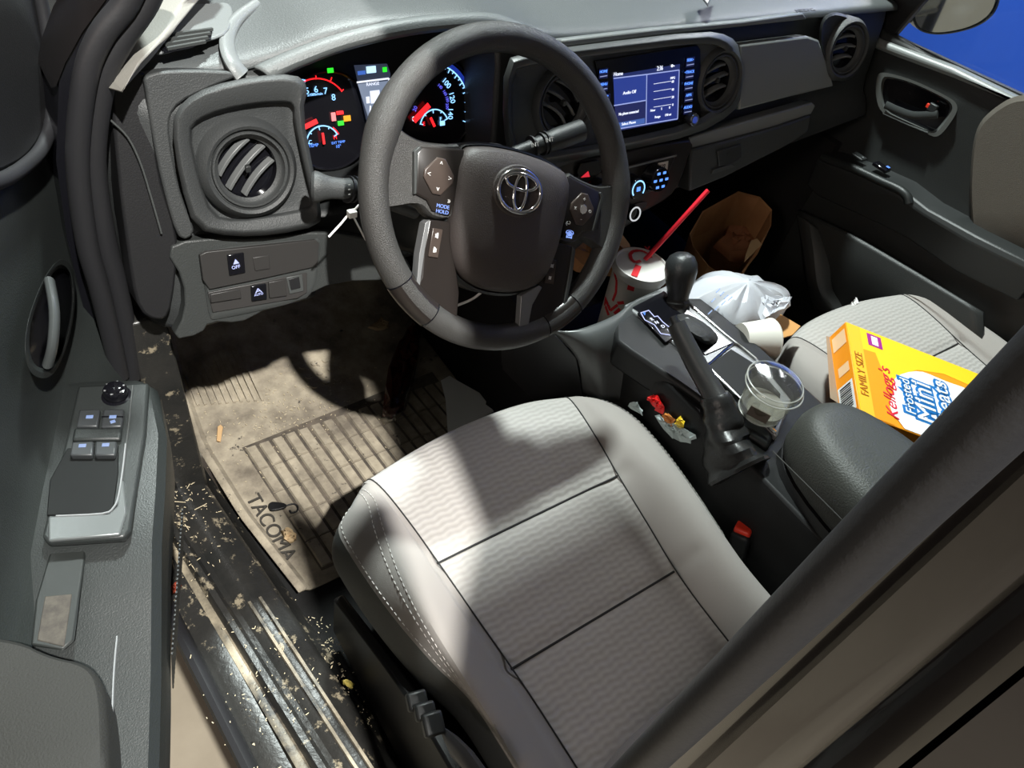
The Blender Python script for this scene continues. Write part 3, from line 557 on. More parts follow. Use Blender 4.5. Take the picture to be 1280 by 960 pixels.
# spokes: broad side arms and two lower legs
for s in (-1, 1):
    sp_ = [(s*x, y) for x, y in ((.070, .044), (.10, .036), (.135, .033), (.170, .050), (.176, -.048), (.150, -.042), (.118, -.030), (.100, -.046), (.070, -.04))]
    rings('side_arm', [chaikin(wl(sp_, -.012), 2), chaikin(wl(sp_, .006), 2), chaikin(wl([(x*.99, y*.93) for x, y in sp_], .010), 2)], LEATHER, sw_, **L)
    pad = [(s*x, y) for x, y in ((.076, .036), (.100, .032), (.128, .028), (.132, .020), (.127, -.022), (.112, -.026), (.104, -.036), (.082, -.038))]
    pd = rings('button_pad', [wl(pad, .006), wl(pad, .013), wl([(x*.985, y*.94) for x, y in pad], .0145)], BRONZE, sw_, bevel=.001, **L)
    edge = [(s*.130, .027), (s*.1355, .021), (s*.129, -.023), (s*.1265, -.022), (s*.131, .020), (s*.1275, .0255)]
    rings('bright_edge', [wl(edge, .006), wl(edge, .0155)], TRIM, sw_, bevel=.0006, **L)
    cx, cy, rr = s*.103, .001, .0195
    dm = [(cx-rr*.95, cy+.004), (cx-.005, cy+rr), (cx+.005, cy+rr), (cx+rr*.95, cy+.004), (cx+rr*.95, cy-.004), (cx+.005, cy-rr), (cx-.005, cy-rr), (cx-rr*.95, cy-.004)]
    dp = rings('direction_key', [wl(dm, .0145), wl(dm, .0165), wl([(cx+(x-cx)*.93, cy+(y-cy)*.93) for x, y in dm], .0175)], mat('key_brown', (.06, .045, .038), .3), pd, bevel=.0004, **L)
    for (dx, dy, ch) in ((0, .013, '^'), (0, -.013, 'v'), (.013, 0, '>'), (-.013, 0, '<')) if s < 0 else ((0, .012, '+'), (0, -.012, '-'), (.012, 0, 'o'), (-.012, 0, 'x')):
        text('key_mark', ch, .008, Matrix.Translation((cx+dx, cy+dy, .0178)), mat('key_ink', (.7, .68, .66), .4), pd, local=True)
    if s > 0: rings('inner_key', [wl([(cx+.006*math.cos(rad(k*45)), cy+.006*math.sin(rad(k*45))) for k in range(8)], z) for z in (.0175, .0195)], CHROME, pd, bevel=.0006, **L)
    if s < 0:
        text('key_mark', '»', .008, Matrix.Translation((-.0855, -.022, .0148)), WHITE, pd, local=True)
        text('key_mark', 'MODE\nHOLD', .0058, Matrix.Translation((-.092, -.0325, .0148)), em('key_blue', (.25, .4, 1), 1.4), pd, local=True, sx=1.0)
    else:
        text('key_mark', '↩', .008, Matrix.Translation((.0855, -.020, .0148)), WHITE, pd, local=True); text('key_mark', '☎', .010, Matrix.Translation((.091, -.0325, .0148)), em('key_blue', (0, 0, 0)), pd, local=True)
    lg = [(s*x, y) for x, y in ((.104, -.046), (.106, -.080), (.104, -.110), (.113, -.138), (.098, -.152), (.074, -.164), (.052, -.172), (.050, -.150), (.052, -.122), (.060, -.098), (.074, -.066), (.077, -.044))]
    rings('lower_leg', [wl(lg, -.010), wl(lg, .007), wl([(x*.99, y*.995) for x, y in lg], .009)], BRONZE, sw_, bevel=.0015, **L)
    si = [(s*x, y) for x, y in ((.0615, -.104), (.0475, -.124), (.0445, -.158), (.048, -.160), (.056, -.128), (.066, -.104))]
    if s > 0: rings('silver_face', [wl([(.060, -.100), (.036, -.116), (.041, -.158), (.054, -.163), (.055, -.125), (.066, -.102)], z) for z in (.000, .0102)], SILVER, sw_, bevel=.0008, **L)
    so = [(s*x, y) for x, y in ((.1035, -.046), (.1085, -.050), (.1105, -.085), (.109, -.108), (.110, -.134), (.104, -.138), (.1045, -.108), (.1045, -.08))]
    rings('bright_edge', [wl(so, -.004), wl(so, .0105)], SILVER if s < 0 else TRIM, sw_, bevel=.0006, **L)
    bt = [(s*x, y) for x, y in ((.086, -.054), (.099, -.054), (.0995, -.086), (.087, -.086))] if s < 0 else [(.066, -.066), (.080, -.066), (.082, -.096), (.068, -.096)]
    b_ = rings('switch_pair', [wl(bt, .009), wl(bt, .0115)], mat('key_brown', (0, 0, 0)), sw_, bevel=.0008, **L)
    bx = sum(p[0] for p in bt)/4
    for yy, ch in ((.0, '('), (-.0, ')')) if s < 0 else ((0, 'x'), (0, '#')): pass
    text('key_mark', '◖' if s < 0 else '⋊', .008, Matrix.Translation((bx, -.062 if s < 0 else -.074, .0117)), WHITE, b_, local=True)
    text('key_mark', '◗' if s < 0 else '≋', .008, Matrix.Translation((bx, -.078 if s < 0 else -.089, .0117)), WHITE, b_, local=True)
    for yy in ((-.062, -.078) if s < 0 else (-.074, -.089)):
        mk('key_dot', [(bx-.002, yy-.002, .0118), (bx+.002, yy-.002, .0118), (bx+.002, yy+.002, .0118), (bx-.002, yy+.002, .0118)], [(0, 1, 2, 3)], WHITE, b_, **L)
# emblem: three chrome ovals in a recessed dish
em_c = V((-.006, .003, .0305))
lathe('emblem_dish', [(1.16, .0), (1.10, .0012), (1.0, .0005), (.0005, .0002)], AIRBAG, sw_, Matrix.Translation(em_c) @ Matrix.Diagonal((.0310, .0255, 1, 1)), n=48, **L)
emb = thing_ = tube('emblem', [em_c + V((.0295*math.cos(2*math.pi*i/48), .0235*math.sin(2*math.pi*i/48), .0025)) for i in range(48)], .0026, CHROME, sw_, n=10, closed=True, **L)
tube('emblem_oval', [em_c + V((.0085*math.cos(2*math.pi*i/40), -.001+.0200*math.sin(2*math.pi*i/40), .0035)) for i in range(40)], .0021, CHROME, emb, n=10, closed=True, **L)
tube('emblem_oval', [em_c + V((.0215*math.cos(2*math.pi*i/40), .0105+.0088*math.sin(2*math.pi*i/40), .0035)) for i in range(40)], .0021, CHROME, emb, n=10, closed=True, **L)
lathe('hub', [(.045, -.13), (.05, -.05), (.06, -.035), (.055, -.02)], BLACK, sw_, None, n=32, cap=(True, True), **L)
# column with stalks
colm = thing('steering_column', WC + V((0, .12, -.05)), 'dark steering column shroud with a lever on either side behind the wheel', 'steering column')
ax = -wn
c0 = WC - wn*.05
def obl(c, a, b): return [c + wr*a*math.cos(t) + wu*b*math.sin(t) for t in [2*math.pi*k/20 for k in range(20)]]
rings('shroud', [obl(c0 - wn*.0, .060, .052), obl(c0 - wn*.03, .066, .060), obl(c0-wn*.12-wu*.01, .070, .066), obl(c0-wn*.26-wu*.03, .075, .07)], DARK, colm)
pL = [Y(520, 262, .20), Y(452, 238, .21), Y(428, 236, .21), Y(402, 234, .215), Y(388, 233, .22)]
def lr(pr): return lambda t: pr[min(int(t*(len(pr)-1)+.5), len(pr)-1)]
stl = tube('turn_signal_lever', curve(pL, 4), lambda t: .012 + .006*math.exp(-((t-.86)/.16)**2) - (.010*(t-.93)/.07 if t > .93 else 0), DASH, colm, n=18)
for px in (434, 440): 
    a_ = Y(px, 236.5, .2105); tube('lever_ring', [a_, a_+(Y(px+2.5, 237, .2105)-a_)], .0158, BLACK, stl, n=18)
for s, dx in (('☀', 0), ('≡D', 1), ('OFF', 2)):
    p = Y(436.5, 230+dx*6, .195); text('lever_mark', '-', .010, frame(p, wr, wu, wn), WHITE, stl)
pR = [Y(600, 215, .235), Y(640, 194, .235), Y(665, 184, .235), Y(690, 176, .235), (Y(712, 168, .235)), Y(726, 163, .235)]
str_ = tube('wiper_lever', curve(pR, 4), lambda t: .010 + .0055*min(1, max(0, (t-.35)/.3)), DARK, colm, n=18)
for a in (664, 676, 681): p0 = Y(a, 184-(a-665)*.33, .235); tube('lever_ring', [p0, p0+(Y(a+2, 183.4-(a-665)*.33, .235)-p0)], .0158, BLACK, str_, n=18)
for i, (x, y) in enumerate(((669, 181), (687, 175))): text('lever_mark', 'INT', .008, frame(Y(x, y, .218), (pR[4]-pR[1]).normalized(), wu, wn), WHITE, str_)
# white cable tie and thin white lead
ct = tube('cable_tie', curve([Y(411, 296, .17), Y(425, 281, .17), Y(438, 268, .17), Y(447, 281, .18), Y(457, 300, .19)], 4), (.0016, .0010), WHITE, n=8); tag(ct, 'white plastic cable tie looped around the column left of the wheel', 'cable tie')
rbox('buckle', Y(440, 267, .168), (.010, .008, .008), WHITE, ct, bevel=.001); tube('tail', [Y(440, 266, .168), Y(449, 256, .17), Y(458, 250, .175)], .0013, WHITE, ct, n=6)
cw = tube('white_lead', curve([Y(548, 389, .26), Y(568, 383, .26), Y(590, 374, .26), Y(604, 363, .26), Y(612, 352, .27)], 5), .0022, WHITE, n=8); tag(cw, 'thin curved white cable hanging below the steering column', 'cable')

# ================================================================== SEATS
def seat(name, label, dx, dy, mirror, parts=True):
    t = thing(name, (dx, dy-.25, 0), label, 'seat')
    def F(p): x, y, z = p; return V(((-x if mirror else x)+dx, y+dy, z))
    ys = [None]*11
    # columns: bottom-left side ... insert ... bottom-right side ; rows: front bottom -> back
    L2 = [(-.236, .012, .285), (-.262, -.008, .288), (-.266, -.050, .290), (-.258, -.136, .286), (-.243, -.215, .283), (-.226, -.275, .28), (-.222, -.35, .28), (-.222, -.52, .28)]
    L3 = [(-.215, .026, .297), (-.216, -.006, .318), (-.226, -.05, .327), (-.235, -.12, .331), (-.236, -.20, .331), (-.234, -.275, .330), (-.232, -.35, .328), (-.232, -.52, .328)]
    L4 = [(-.203, .034, .298), (-.200, .006, .313), (-.198, -.05, .318), (-.197, -.12, .318), (-.195, -.20, .316), (-.194, -.275, .314), (-.193, -.35, .312), (-.193, -.52, .312)]
    S1 = [(-.196, .038, .297), (-.191, .008, .308), (-.185, -.05, .309), (-.179, -.12, .304), (-.174, -.20, .300), (-.169, -.275, .296), (-.166, -.35, .292), (-.165, -.52, .288)]
    M1 = [(-.10, .056, .299), (-.10, .018, .313), (-.10, -.05, .312), (-.098, -.12, .306), (-.094, -.20, .301), (-.09, -.275, .296), (-.09, -.35, .292), (-.09, -.52, .288)]
    M2 = [(-.01, .063, .300), (-.01, .022, .315), (-.012, -.05, .313), (-.016, -.12, .306), (-.02, -.20, .301), (-.025, -.275, .296), (-.03, -.35, .292), (-.03, -.52, .288)]
    M3 = [(.08, .060, .299), (.08, .020, .313), (.076, -.05, .312), (.07, -.12, .306), (.062, -.20, .301), (.054, -.275, .296), (.048, -.35, .292), (.045, -.52, .288)]
    S2 = [(.148, .044, .297), (.143, .012, .308), (.133, -.05, .309), (.122, -.12, .304), (.110, -.20, .300), (.099, -.275, .296), (.096, -.35, .292), (.095, -.52, .288)]
    R1 = [(.168, .036, .298), (.170, .006, .314), (.168, -.05, .324), (.165, -.12, .328), (.160, -.20, .328), (.152, -.275, .328), (.146, -.35, .326), (.146, -.52, .326)]
    R2 = [(.190, .020, .294), (.203, -.006, .306), (.212, -.05, .312), (.212, -.12, .312), (.202, -.20, .312), (.188, -.275, .312), (.180, -.35, .312), (.180, -.52, .312)]
    R3 = [(.203, .006, .27), (.224, -.020, .275), (.236, -.06, .272), (.234, -.12, .268), (.222, -.20, .262), (.204, -.275, .258), (.192, -.35, .258), (.192, -.52, .258)]
    def side(ref, dxo, z0, z1): return [(x+dxo*(.3 if i == 0 else 1), y-(0 if i else .0), z1) for i, (x, y, z) in enumerate(ref)]
    L1 = side(L2, -.006, 0, .22); L0 = side(L2, .030, 0, .15); R4 = side(R3, .010, 0, .20); R5 = side(R3, .0, 0, .10)
    cols = [L0, L1, L2, L3, L4, S1, M1, M2, M3, S2, R1, R2, R3, R4, R5]
    front = []
    for c in cols:
        x, y, z = c[0]; front.append([(x*.95, y-.016, .12), (x*1.0, y+.004, .20), (x, y+.007, min(z, .262))])
    rows = [[front[i][k] for i in range(15)] for k in range(3)] + [[c[k] for c in cols] for k in range(8)]
    G = [[F(p) for p in r] for r in rows]
    # push fabric in along the seams
    seams = (-.116, -.272)
    def dip(p):
        ly = p.y-dy; lx = (p.x-dx)*(-1 if mirror else 1); d = 0
        for s in seams:
            if -.19 < lx < .14: d += .005*math.exp(-((ly-s)/.011)**2)
        if ly < .03:
            for sx in (-.196-(ly-.04)*-.0, ): pass
        return p - V((0, 0, d))
    def sub(nm, c0, c1, r0, r1, m, lab=None, **k):
        o = patch(nm, G, m, t, nu=6, nv=14, post=dip, ur=(c0, c1), vr=(r0, r1), **k)
        if lab: o['label'] = lab
        return o
    sub('cushion_insert', 5, 9, 0, 6, RIBF); sub('cushion_insert', 5, 9, 6, 8.0, RIBF); sub('cushion_insert', 5, 9, 8, 10, RIBF)
    sub('bolster', 2, 5, 0, 10, FAB); sub('bolster', 9, 12, 0, 10, FAB)
    sub('side_panel', 0, 2, 0, 10, FABD); sub('side_panel', 12, 14, 0, 10, FAB if not mirror else FABD)
    Gc = lambda ci, rr: curve([G[r][ci] for r in range(11)], 10)[int(rr*10)]
    def seamline(ci, r0, r1, n, dz=.0): return [Gc(ci, r0+(r1-r0)*i/n)+V((0, 0, dz)) for i in range(n+1)]
    DT = mat('dark_seam', (.02, .02, .02), .8)
    for ci in (5, 9): tube('seam', seamline(ci, 2, 10, 60, .0004), .0011, DT, t, n=6)
    for s in seams:
        ln_ = []
        for a, b in zip((5, 6, 7, 8), (6, 7, 8, 9)):
            for f in (0, .25, .5, .75):
                def pt(r): A_, B_ = Gc(a, r), Gc(b, r); return A_.lerp(B_, f)
                rr0 = min((4+i*.05 for i in range(120)), key=lambda r: abs(pt(r).y-dy-s)); q0 = pt(rr0); ln_.append(V((q0.x, dy+s, q0.z-.0045)))
        q0 = Gc(9, rr0); ln_.append(V((q0.x, dy+s, q0.z-.004))); tube('seam', ln_, .0016, DT, t, n=6)
    if parts:
        def stitches(nm, pts, m=THREAD, on=.0045, offg=.0035, w_=.0009):
            pl = []; acc = 0; 
            tot = sum((b-a).length for a, b in zip(pts, pts[1:])); d = 0
            def at(d):
                for a, b in zip(pts, pts[1:]):
                    l = (b-a).length
                    if d <= l: return a.lerp(b, d/l)
                    d -= l
                return pts[-1]
            while d < tot-on:
                pl.append(bar(at(d), at(d+on), w_, V((0, 0, 1)), w_)); d += on+offg
            return multi(nm, pl, m, t)
        def mixcol(ca, cb, f, r0, r1, n, dz): return [Gc(ca, r0+(r1-r0)*i/n).lerp(Gc(cb, r0+(r1-r0)*i/n), f)+V((0, 0, dz)) for i in range(n+1)]
        def S(c, r):                    # a point of the cushion's own surface, between two columns
            k = min(int(c), 13); f = c-k; A_, B_, C_, D_ = (Gc(min(max(k+j, 0), 14), r) for j in (-1, 0, 1, 2)); return cr(A_, B_, C_, D_, f) + V((0, 0, .0009))
        stitches('stitching', [S(2.12, 2.8+i*.10) for i in range(72)])
        for c0_, c1_ in ((2.85, 2.22), (3.12, 2.40)):
            stitches('stitching', [S(c0_ + (c1_-c0_)*max(0, min(1, (r-4.2)/3.9))**1.5, r) for r in (2.6+i*.1 for i in range(56))])
        GT = mat('grey_thread', (.2, .19, .18), .8)
        for c_ in (10.95, 11.12): stitches('stitching', [S(c_, 2.6+i*.12) for i in range(46)], GT)
        rbox('seat_base', (dx-.01, dy-.25, .11), (.40, .44, .10), BLACK, t, bevel=.01)
    # lower edge of the backrest
    sgn = -1 if mirror else 1
    bk = [[(sgn*x+dx, y+dy, z) for x, y, z in r] for r in (
        [(-.20, -.50, .25), (-.15, -.455, .27), (-.07, -.44, .275), (.0, -.44, .275), (.08, -.445, .275), (.15, -.46, .27), (.2, -.50, .25)],
        [(-.225, -.48, .30), (-.17, -.425, .315), (-.07, -.405, .315), (.0, -.405, .315), (.08, -.41, .315), (.17, -.43, .315), (.225, -.48, .30)],
        [(-.235, -.49, .40), (-.18, -.435, .40), (-.07, -.42, .40), (.0, -.42, .40), (.08, -.42, .40), (.18, -.435, .40), (.235, -.49, .40)],
        [(-.235, -.56, .80), (-.18, -.53, .80), (-.07, -.515, .80), (.0, -.515, .80), (.08, -.515, .80), (.18, -.53, .80), (.235, -.56, .80)])]
    patch('backrest', bk, FAB, t, nu=5, nv=5, solid=.05, off=1)
    return t, F, Gc
ds, Fd, Gd = seat('driver_seat', 'light grey cloth front seat with pale double stitching, nearest the camera', 0, 0, False)
ps, Fp, Gp = seat('passenger_seat', 'far grey cloth seat beyond the console with an orange cereal box on it', .795, -.062, True, False)
# seat adjuster levers on the driver seat's outer side
def XB(px, py, x=-.262): return X(px, py, x)
pn = prism('valance', [V(( -.257, y, z)) for y, z in ((-.02, .03), (-.02, .13), (-.16, .20), (-.24, .235), (-.40, .25), (-.52, .24), (-.52, .02))], (-.016, 0, 0), BLACK, ds, bevel=.004)
R3L = Matrix.Rotation(rad(0), 3, 'X')
for (px, py, sx, sy) in ((521, 876, .03, .02), (531, 889, .03, .018), (541, 905, .03, .024)):
    k = rbox('seat_switch', XB(px, py, -.285), (.022, sy, .016), mat('switch_rubber', (.018, .019, .019), .4), ds, bevel=.003, R=Matrix.Rotation(rad(-14), 3, 'Z') @ Matrix.Rotation(rad(18), 3, 'X'))
lv = tube('recline_lever', [XB(557, 918, -.275), XB(570, 935, -.278), XB(585, 950, -.28), XB(610, 985, -.28)], lambda t: (.004, .007) if t < .3 else (.008, .013), mat('lever_plastic', (.05, .05, .053), .4), ds, n=12)

# ================================================================== CENTRE CONSOLE
con = thing('center_console', (.36, -.05, 0), 'black centre console with silver-rimmed shifter plate, hand brake and padded armrest lid', 'console')
CB = mat('console_satin_black', (.010, .0105, .011), .45, bump=.15, spec=.3)
TZ = .392
bodyo = [(.250, .085), (.264, .095), (.44, .095), (.452, .02), (.455, -.10), (.455, -.56), (.242, -.56), (.242, -.16), (.238, -.02)]
rings('body', [chaikin([V((x, y, 0)) for x, y in bodyo], 1), chaikin([V((x, y, .30)) for x, y in bodyo], 1), chaikin([V((x, y, .372)) for x, y in bodyo], 1), chaikin([V((.35+(x-.35)*.96, y*.98, .386)) for x, y in bodyo], 1)], CB, con, bevel=.004)
rings('cup_well', [chaikin([V((x, y, z)) for x, y in ((.27, .10), (.27, .26), (.48, .26), (.48, .10))], 1) for z in (.0, .236)], CB, con, bevel=.004)
# front wing that drops toward the dash
patch('front_wing', [[Z(686, 414, .385), Z(722, 412, .395), Z(768, 394, .400), Z(796, 374, .40), Z(850, 352, .395)],
                     [Z(700, 424, .375), Z(735, 426, .388), Z(770, 408, .396), Z(800, 380, .398), Z(850, 366, .393)],
                     [Z(722, 450, .35), Z(745, 450, .36), Z(770, 440, .365), Z(800, 430, .37), Z(850, 400, .37)],
                     [Z(728, 490, .28), Z(750, 500, .28), Z(770, 500, .28), Z(800, 500, .28), Z(850, 470, .3)]], mat('wing_grey', (.085, .09, .09), .35, .2), con, nu=4, nv=4, solid=.004)
prism('front_side', [Z(640, 420, .37), Z(688, 410, .383), Z(722, 448, .352), Z(730, 500, .27), Z(690, 500, .25), Z(640, 450, .3)], (0, .02, -.04), BLACK, con, bevel=.003)
def zp(name, pts, z, th, m, parent=con, bev=.002, sm=0):
    p = [Z(x, y, z) for x, y in pts]
    if sm: p = chaikin(p, sm)
    return prism(name, p, (0, 0, -th), m, parent, bevel=bev)
fr_o = [(783, 380), (832, 358), (862, 384), (943, 446), (962, 470), (975, 540), (966, 542), (884, 458), (800, 398)]
zp('shifter_frame', [(780, 381), (834, 356), (870, 388), (946, 446), (990, 500), (972, 546), (884, 460)], TZ+.006, .012, SILVER, bev=.003)
sbez = zp('shifter_plate', [(790, 384), (830, 363), (866, 392), (916, 429), (882, 444), (860, 430)], TZ+.0075, .006, GLOSS, bev=.0015)
zp('tray', [(886, 457), (914, 436), (941, 453), (976, 492), (970, 534)], TZ+.0078, .006, mat('tray_rubber', (.005, .005, .005), .7), bev=.001)
tube('tray_rim', curve([Z(x, y, TZ+.008) for x, y in ((884, 457), (912, 433), (922, 431), (945, 449))], 4), .0022, CHROME, con, n=8)
tube('tray_rim', [Z(884, 458, TZ+.008), Z(925, 498, TZ+.008), Z(969, 541, TZ+.008)], .003, CHROME, con, n=8)
tube('outer_rim', [Z(862, 380, TZ+.007), Z(905, 417, TZ+.007), Z(944, 448, TZ+.007)], .0022, CHROME, con, n=8)
side_shell = zp('side_shell', [(768, 396), (783, 382), (800, 396), (882, 460), (968, 543), (962, 560), (905, 520), (850, 480), (790, 440), (770, 425)], TZ+.004, .05, CB, bev=.006)
# gate display
gt = zp('gate_plate', [(797, 391), (812, 384), (848, 417), (832, 428)], TZ+.010, .003, GLOSS, bev=.0006)
gl = [(801, 391), (811, 388), (818, 396), (822, 395), (828, 402), (834, 407), (843, 414), (838, 419), (826, 417), (818, 406), (806, 400), (801, 391)]
multi('gate_line', [bar(Z(*a, TZ+.0108), Z(*b, TZ+.0108), .0014, (0, 0, 1), .0004) for a, b in zip(gl, gl[1:])], em('lilac_glow', (0, 0, 0)), gt)
for s, x, y in (('P', 806, 392), ('R', 815, 399), ('N', 821, 403), ('D', 829, 408), ('S', 836, 413)):
    text('gate_letter', s, .009, frame(Z(x, y, TZ+.011), V((1, -.1, 0)).normalized(), V((.1, 1, 0)).normalized(), V((0, 0, 1))), BLUE_E if s == 'P' else WHITE_E, gt)
# gear lever
kb = X(845, 400, .37); kt = X(853, 318, .385); zax = (kt-kb).normalized()
lath = frame(kb, zax.cross(V((0, 1, 0))).normalized(), zax.cross(zax.cross(V((0, 1, 0)))).normalized(), zax); H = (kt-kb).length
gl_ = lathe('gear_knob', [(.0005, H+.004), (.010, H+.003), (.020, H-.003), (.0255, H-.014), (.0265, H-.026), (.0245, H-.040), (.0205, H-.054), (.0175, H-.066), (.0165, H-.076), (.0005, H-.076)], mat('knob_leather', (.028, .03, .031), .3, bump=.5, bscale=500), con, lath, n=40)
fold = []
for i, (z, r, a) in enumerate(((H-.073, .0175, 0), (H-.078, .0205, .0), (H-.084, .018, .001), (.018, .021, .002), (.006, .024, .003), (-.006, .026, .004), (-.014, .034, .004))):
    fold.append([lath @ V(((r+a*math.sin(k*5*2*math.pi/30+i*.8))*math.cos(2*math.pi*k/30), (r+a*math.sin(k*5*2*math.pi/30+i*.8))*math.sin(2*math.pi*k/30), z)) for k in range(30)])
rings('gear_boot', fold, SOFT, gl_)
bs = [[Z(*p, z)for p in pts] for pts, z in (([(838, 395), (862, 390), (905, 422), (882, 436)], TZ+.009), ([(842, 398), (862, 394), (896, 420), (880, 430)], TZ+.022), ([(848, 402), (862, 398), (885, 416), (876, 424)], TZ+.026))]
rings('boot_base', [chaikin(r, 2) for r in bs], SOFT, gl_)
prism('boot_trim_plate', [Z(x, y, TZ+.024) for x, y in ((852, 398), (860, 396), (872, 408), (868, 414))], (0, 0, -.004), SILVER, gl_, bevel=.001)
# hand brake
hb = [X(845, 405, .262), X(856, 428, .262), X(870, 455, .262), X(886, 482, .262), X(896, 500, .260)]
hbk = tube('brake_lever', curve(hb, 4), lambda t: (.0125+.003*t, .015+.004*t), mat('brake_grip', (.03, .03, .03), .38, bump=.3), con, n=18)
tube('release_button', [hb[0]-(hb[1]-hb[0]).normalized()*.012, hb[0]+(hb[1]-hb[0]).normalized()*.004], .006, BLACK, hbk, n=14)
bc = [X(893, 494, .260), X(900, 515, .260), X(903, 535, .258), X(908, 555, .256), X(917, 576, .254), X(925, 592, .252)]
br = []
cc = curve(bc, 3)
random.seed(11)
for i, c in enumerate(cc):
    t = i/(len(cc)-1); ax_ = (cc[min(i+1, len(cc)-1)]-cc[max(i-1, 0)]).normalized(); s_ = ax_.cross(V((0, 0, 1))).normalized(); q_ = ax_.cross(s_)
    ra = .019+.016*t; rb = .021+.030*t
    br.append([c + (s_*math.cos(a)*ra + q_*math.sin(a)*rb)*(1+.16*math.sin(3*a+i*.45)*min(1, t*2)+.07*math.sin(i*1.9+.6*math.sin(a))) for a in [2*math.pi*k/28 for k in range(28)]])
rings('brake_boot', br, mat('boot_vinyl', (.016, .016, .016), .35, bump=.5, bscale=200), hbk)
# armrest lid, leaning padded block with a seam round it
def lidring(z, e, top=0): return chaikin([V((x, y, z)) for x, y in ((.246-e, -.222+e), (.408+e, -.222+e), (.416+e, -.60), (.240-e, -.60))], 3)
lid = rings('armrest_lid', [lidring(.405, -.004), lidring(.41, .0), lidring(.425, .003), lidring(.455, .002), lidring(.472, -.003), lidring(.482, -.012), lidring(.486, -.028), lidring(.487, -.05)], mat('lid_vinyl', (.045, .047, .042), .5, bump=.8, bscale=420), con)
rings('lid_base', [lidring(.25, -.002), lidring(.402, -.001)], BLACK, con)
tube('lid_seam', [V((.2435, -.24, .437)), V((.2425, -.40, .438)), V((.2415, -.58, .438))], .0008, mat('seam_grey', (.05, .05, .047), .7), lid, n=6)
# belt buckle
bk_o = thing('seat_belt_buckle', X(928, 690, .250), 'black seat belt buckle with a red release button beside the near seat', 'belt buckle')
bc_ = X(930, 664, .246); bd = (X(922, 700, .250)-bc_).normalized(); bs_ = V((.92, .38, 0)).normalized(); bn = bd.cross(bs_).normalized(); bs_ = bn.cross(bd)
RB = Matrix((bs_, bd, bn)).transposed()
rbox('housing', bc_+bd*.024, (.046, .066, .028), BLACK, bk_o, bevel=.007, R=RB, seg=3); rbox('release_button', bc_-bd*.006, (.034, .020, .024), mat('buckle_red', (.80, .045, .02), .4), bk_o, bevel=.004, R=RB, seg=3)
rbox('strap', bc_+bd*.09, (.03, .09, .004), BLACK, bk_o, bevel=.001, R=RB)
# ================================================================== DRIVER'S DOOR (open)
DO = V((-.41, .181, 0)); AD = rad(22)
ddr = V((-math.sin(AD), -math.cos(AD), 0)); ddn = V((math.cos(AD), -math.sin(AD), 0))
door = thing('car_door', DO + V((-.05, 0, .2)), 'open driver-side door panel with window switches on its armrest', 'car door')
def dl(s, w_, z): return DO + ddr*s + ddn*w_ + V((0, 0, z))
def dw(px, py, w_): return PL(px, py, DO+ddn*w_, ddn)
DG = mat('door_plastic', (.026, .030, .029), .45, bump=.5, bscale=600)
DGL = mat('armrest_plastic', (.017, .0195, .019), .42, bump=.35, bscale=600)
# outer shell, then the inner panel in smooth sheets
rings('shell', [[dl(s, -.15, .0), dl(s, -.11, .0), dl(s, -.11, .66), dl(s, -.15, .66)] for s in (-.27, .0, .4, .75)], PAINT, door, bevel=.004)
pan = [[dl(s, w_, z) for s in (-.30, -.20, -.10, .0, .15, .32, .55)] for z, w_ in ((.70, -.125), (.67, -.098), (.60, -.095), (.52, -.098), (.44, -.095), (.36, -.06), (.25, -.045), (.05, -.055))]
patch('inner_panel', pan, DG, door, nu=3, nv=4, solid=.01)
# black window surround and mirror corner
prism('window_surround', chaikin([dw(x, y, -.09) for x, y in ((-40, -60), (30, -60), (52, 20), (62, 110), (58, 160), (42, 192), (18, 212), (-40, 232))], 1), -ddn*.05, BLACK, door, bevel=.006)
tube('window_channel', curve([dw(x, y, -.085) for x, y in ((-40, 236), (0, 226), (28, 210), (52, 186), (64, 150), (66, 90), (55, 20), (40, -50))], 4), .007, RUBBER, door, n=10)
# inside handle in its recess
hr = [(38, 470), (30, 440), (34, 400), (52, 352), (68, 328), (80, 322), (92, 335), (95, 370), (90, 410), (78, 450), (62, 475)]
hd = rings('handle_surround', [chaikin([dw(x, y, -.090) for x, y in hr], 2), chaikin([dw(x, y, -.082) for x, y in hr], 2), chaikin([dw(x, y, -.082) for x, y in shrink(hr, .90)], 2), chaikin([dw(x, y, -.092) for x, y in shrink(hr, .82)], 2)], DGL, door, bevel=.001)
rings('handle_recess', [chaikin([dw(x, y, -.0895) for x, y in shrink(hr, .84)], 2), chaikin([dw(x, y, -.0905) for x, y in shrink(hr, .84)], 2)], GLOSS, hd)
tube('door_handle', curve([dw(62, 352, -.078), dw(68, 390, -.070), dw(66, 430, -.072), dw(60, 455, -.080)], 4), (.005, .009), mat('handle_dark', (.05, .055, .055), .3), hd, n=12)
# armrest body: top plate, inner wall with a soft edge
arm = []
for s, wo, z0 in ((-.03, -.03, .40), (-.012, -.004, .434), (.0, .006, .438), (.07, .022, .434), (.14, .026, .432), (.205, .028, .428), (.26, .030, .408), (.33, .034, .392), (.42, .038, .376), (.60, .040, .36)):
    arm.append([dl(s, -.11, z0-.006), dl(s, -.07, z0), dl(s, -.02, z0), dl(s, wo-.010, z0-.002), dl(s, wo-.002, z0-.010), dl(s, wo, z0-.028), dl(s, wo-.004, z0-.09), dl(s, wo-.016, z0-.15), dl(s, wo-.03, z0-.22), dl(s, -.10, z0-.24)])
rings('armrest', arm, DGL, door, bevel=0)
def dzp(name, pts, z, th, m, parent=door, bev=.0015, sm=0):
    p = [Z(x, y, z) for x, y in pts]; p = chaikin(p, sm) if sm else p
    return prism(name, p, (0, 0, -th), m, parent, bevel=bev)
AZ = .441
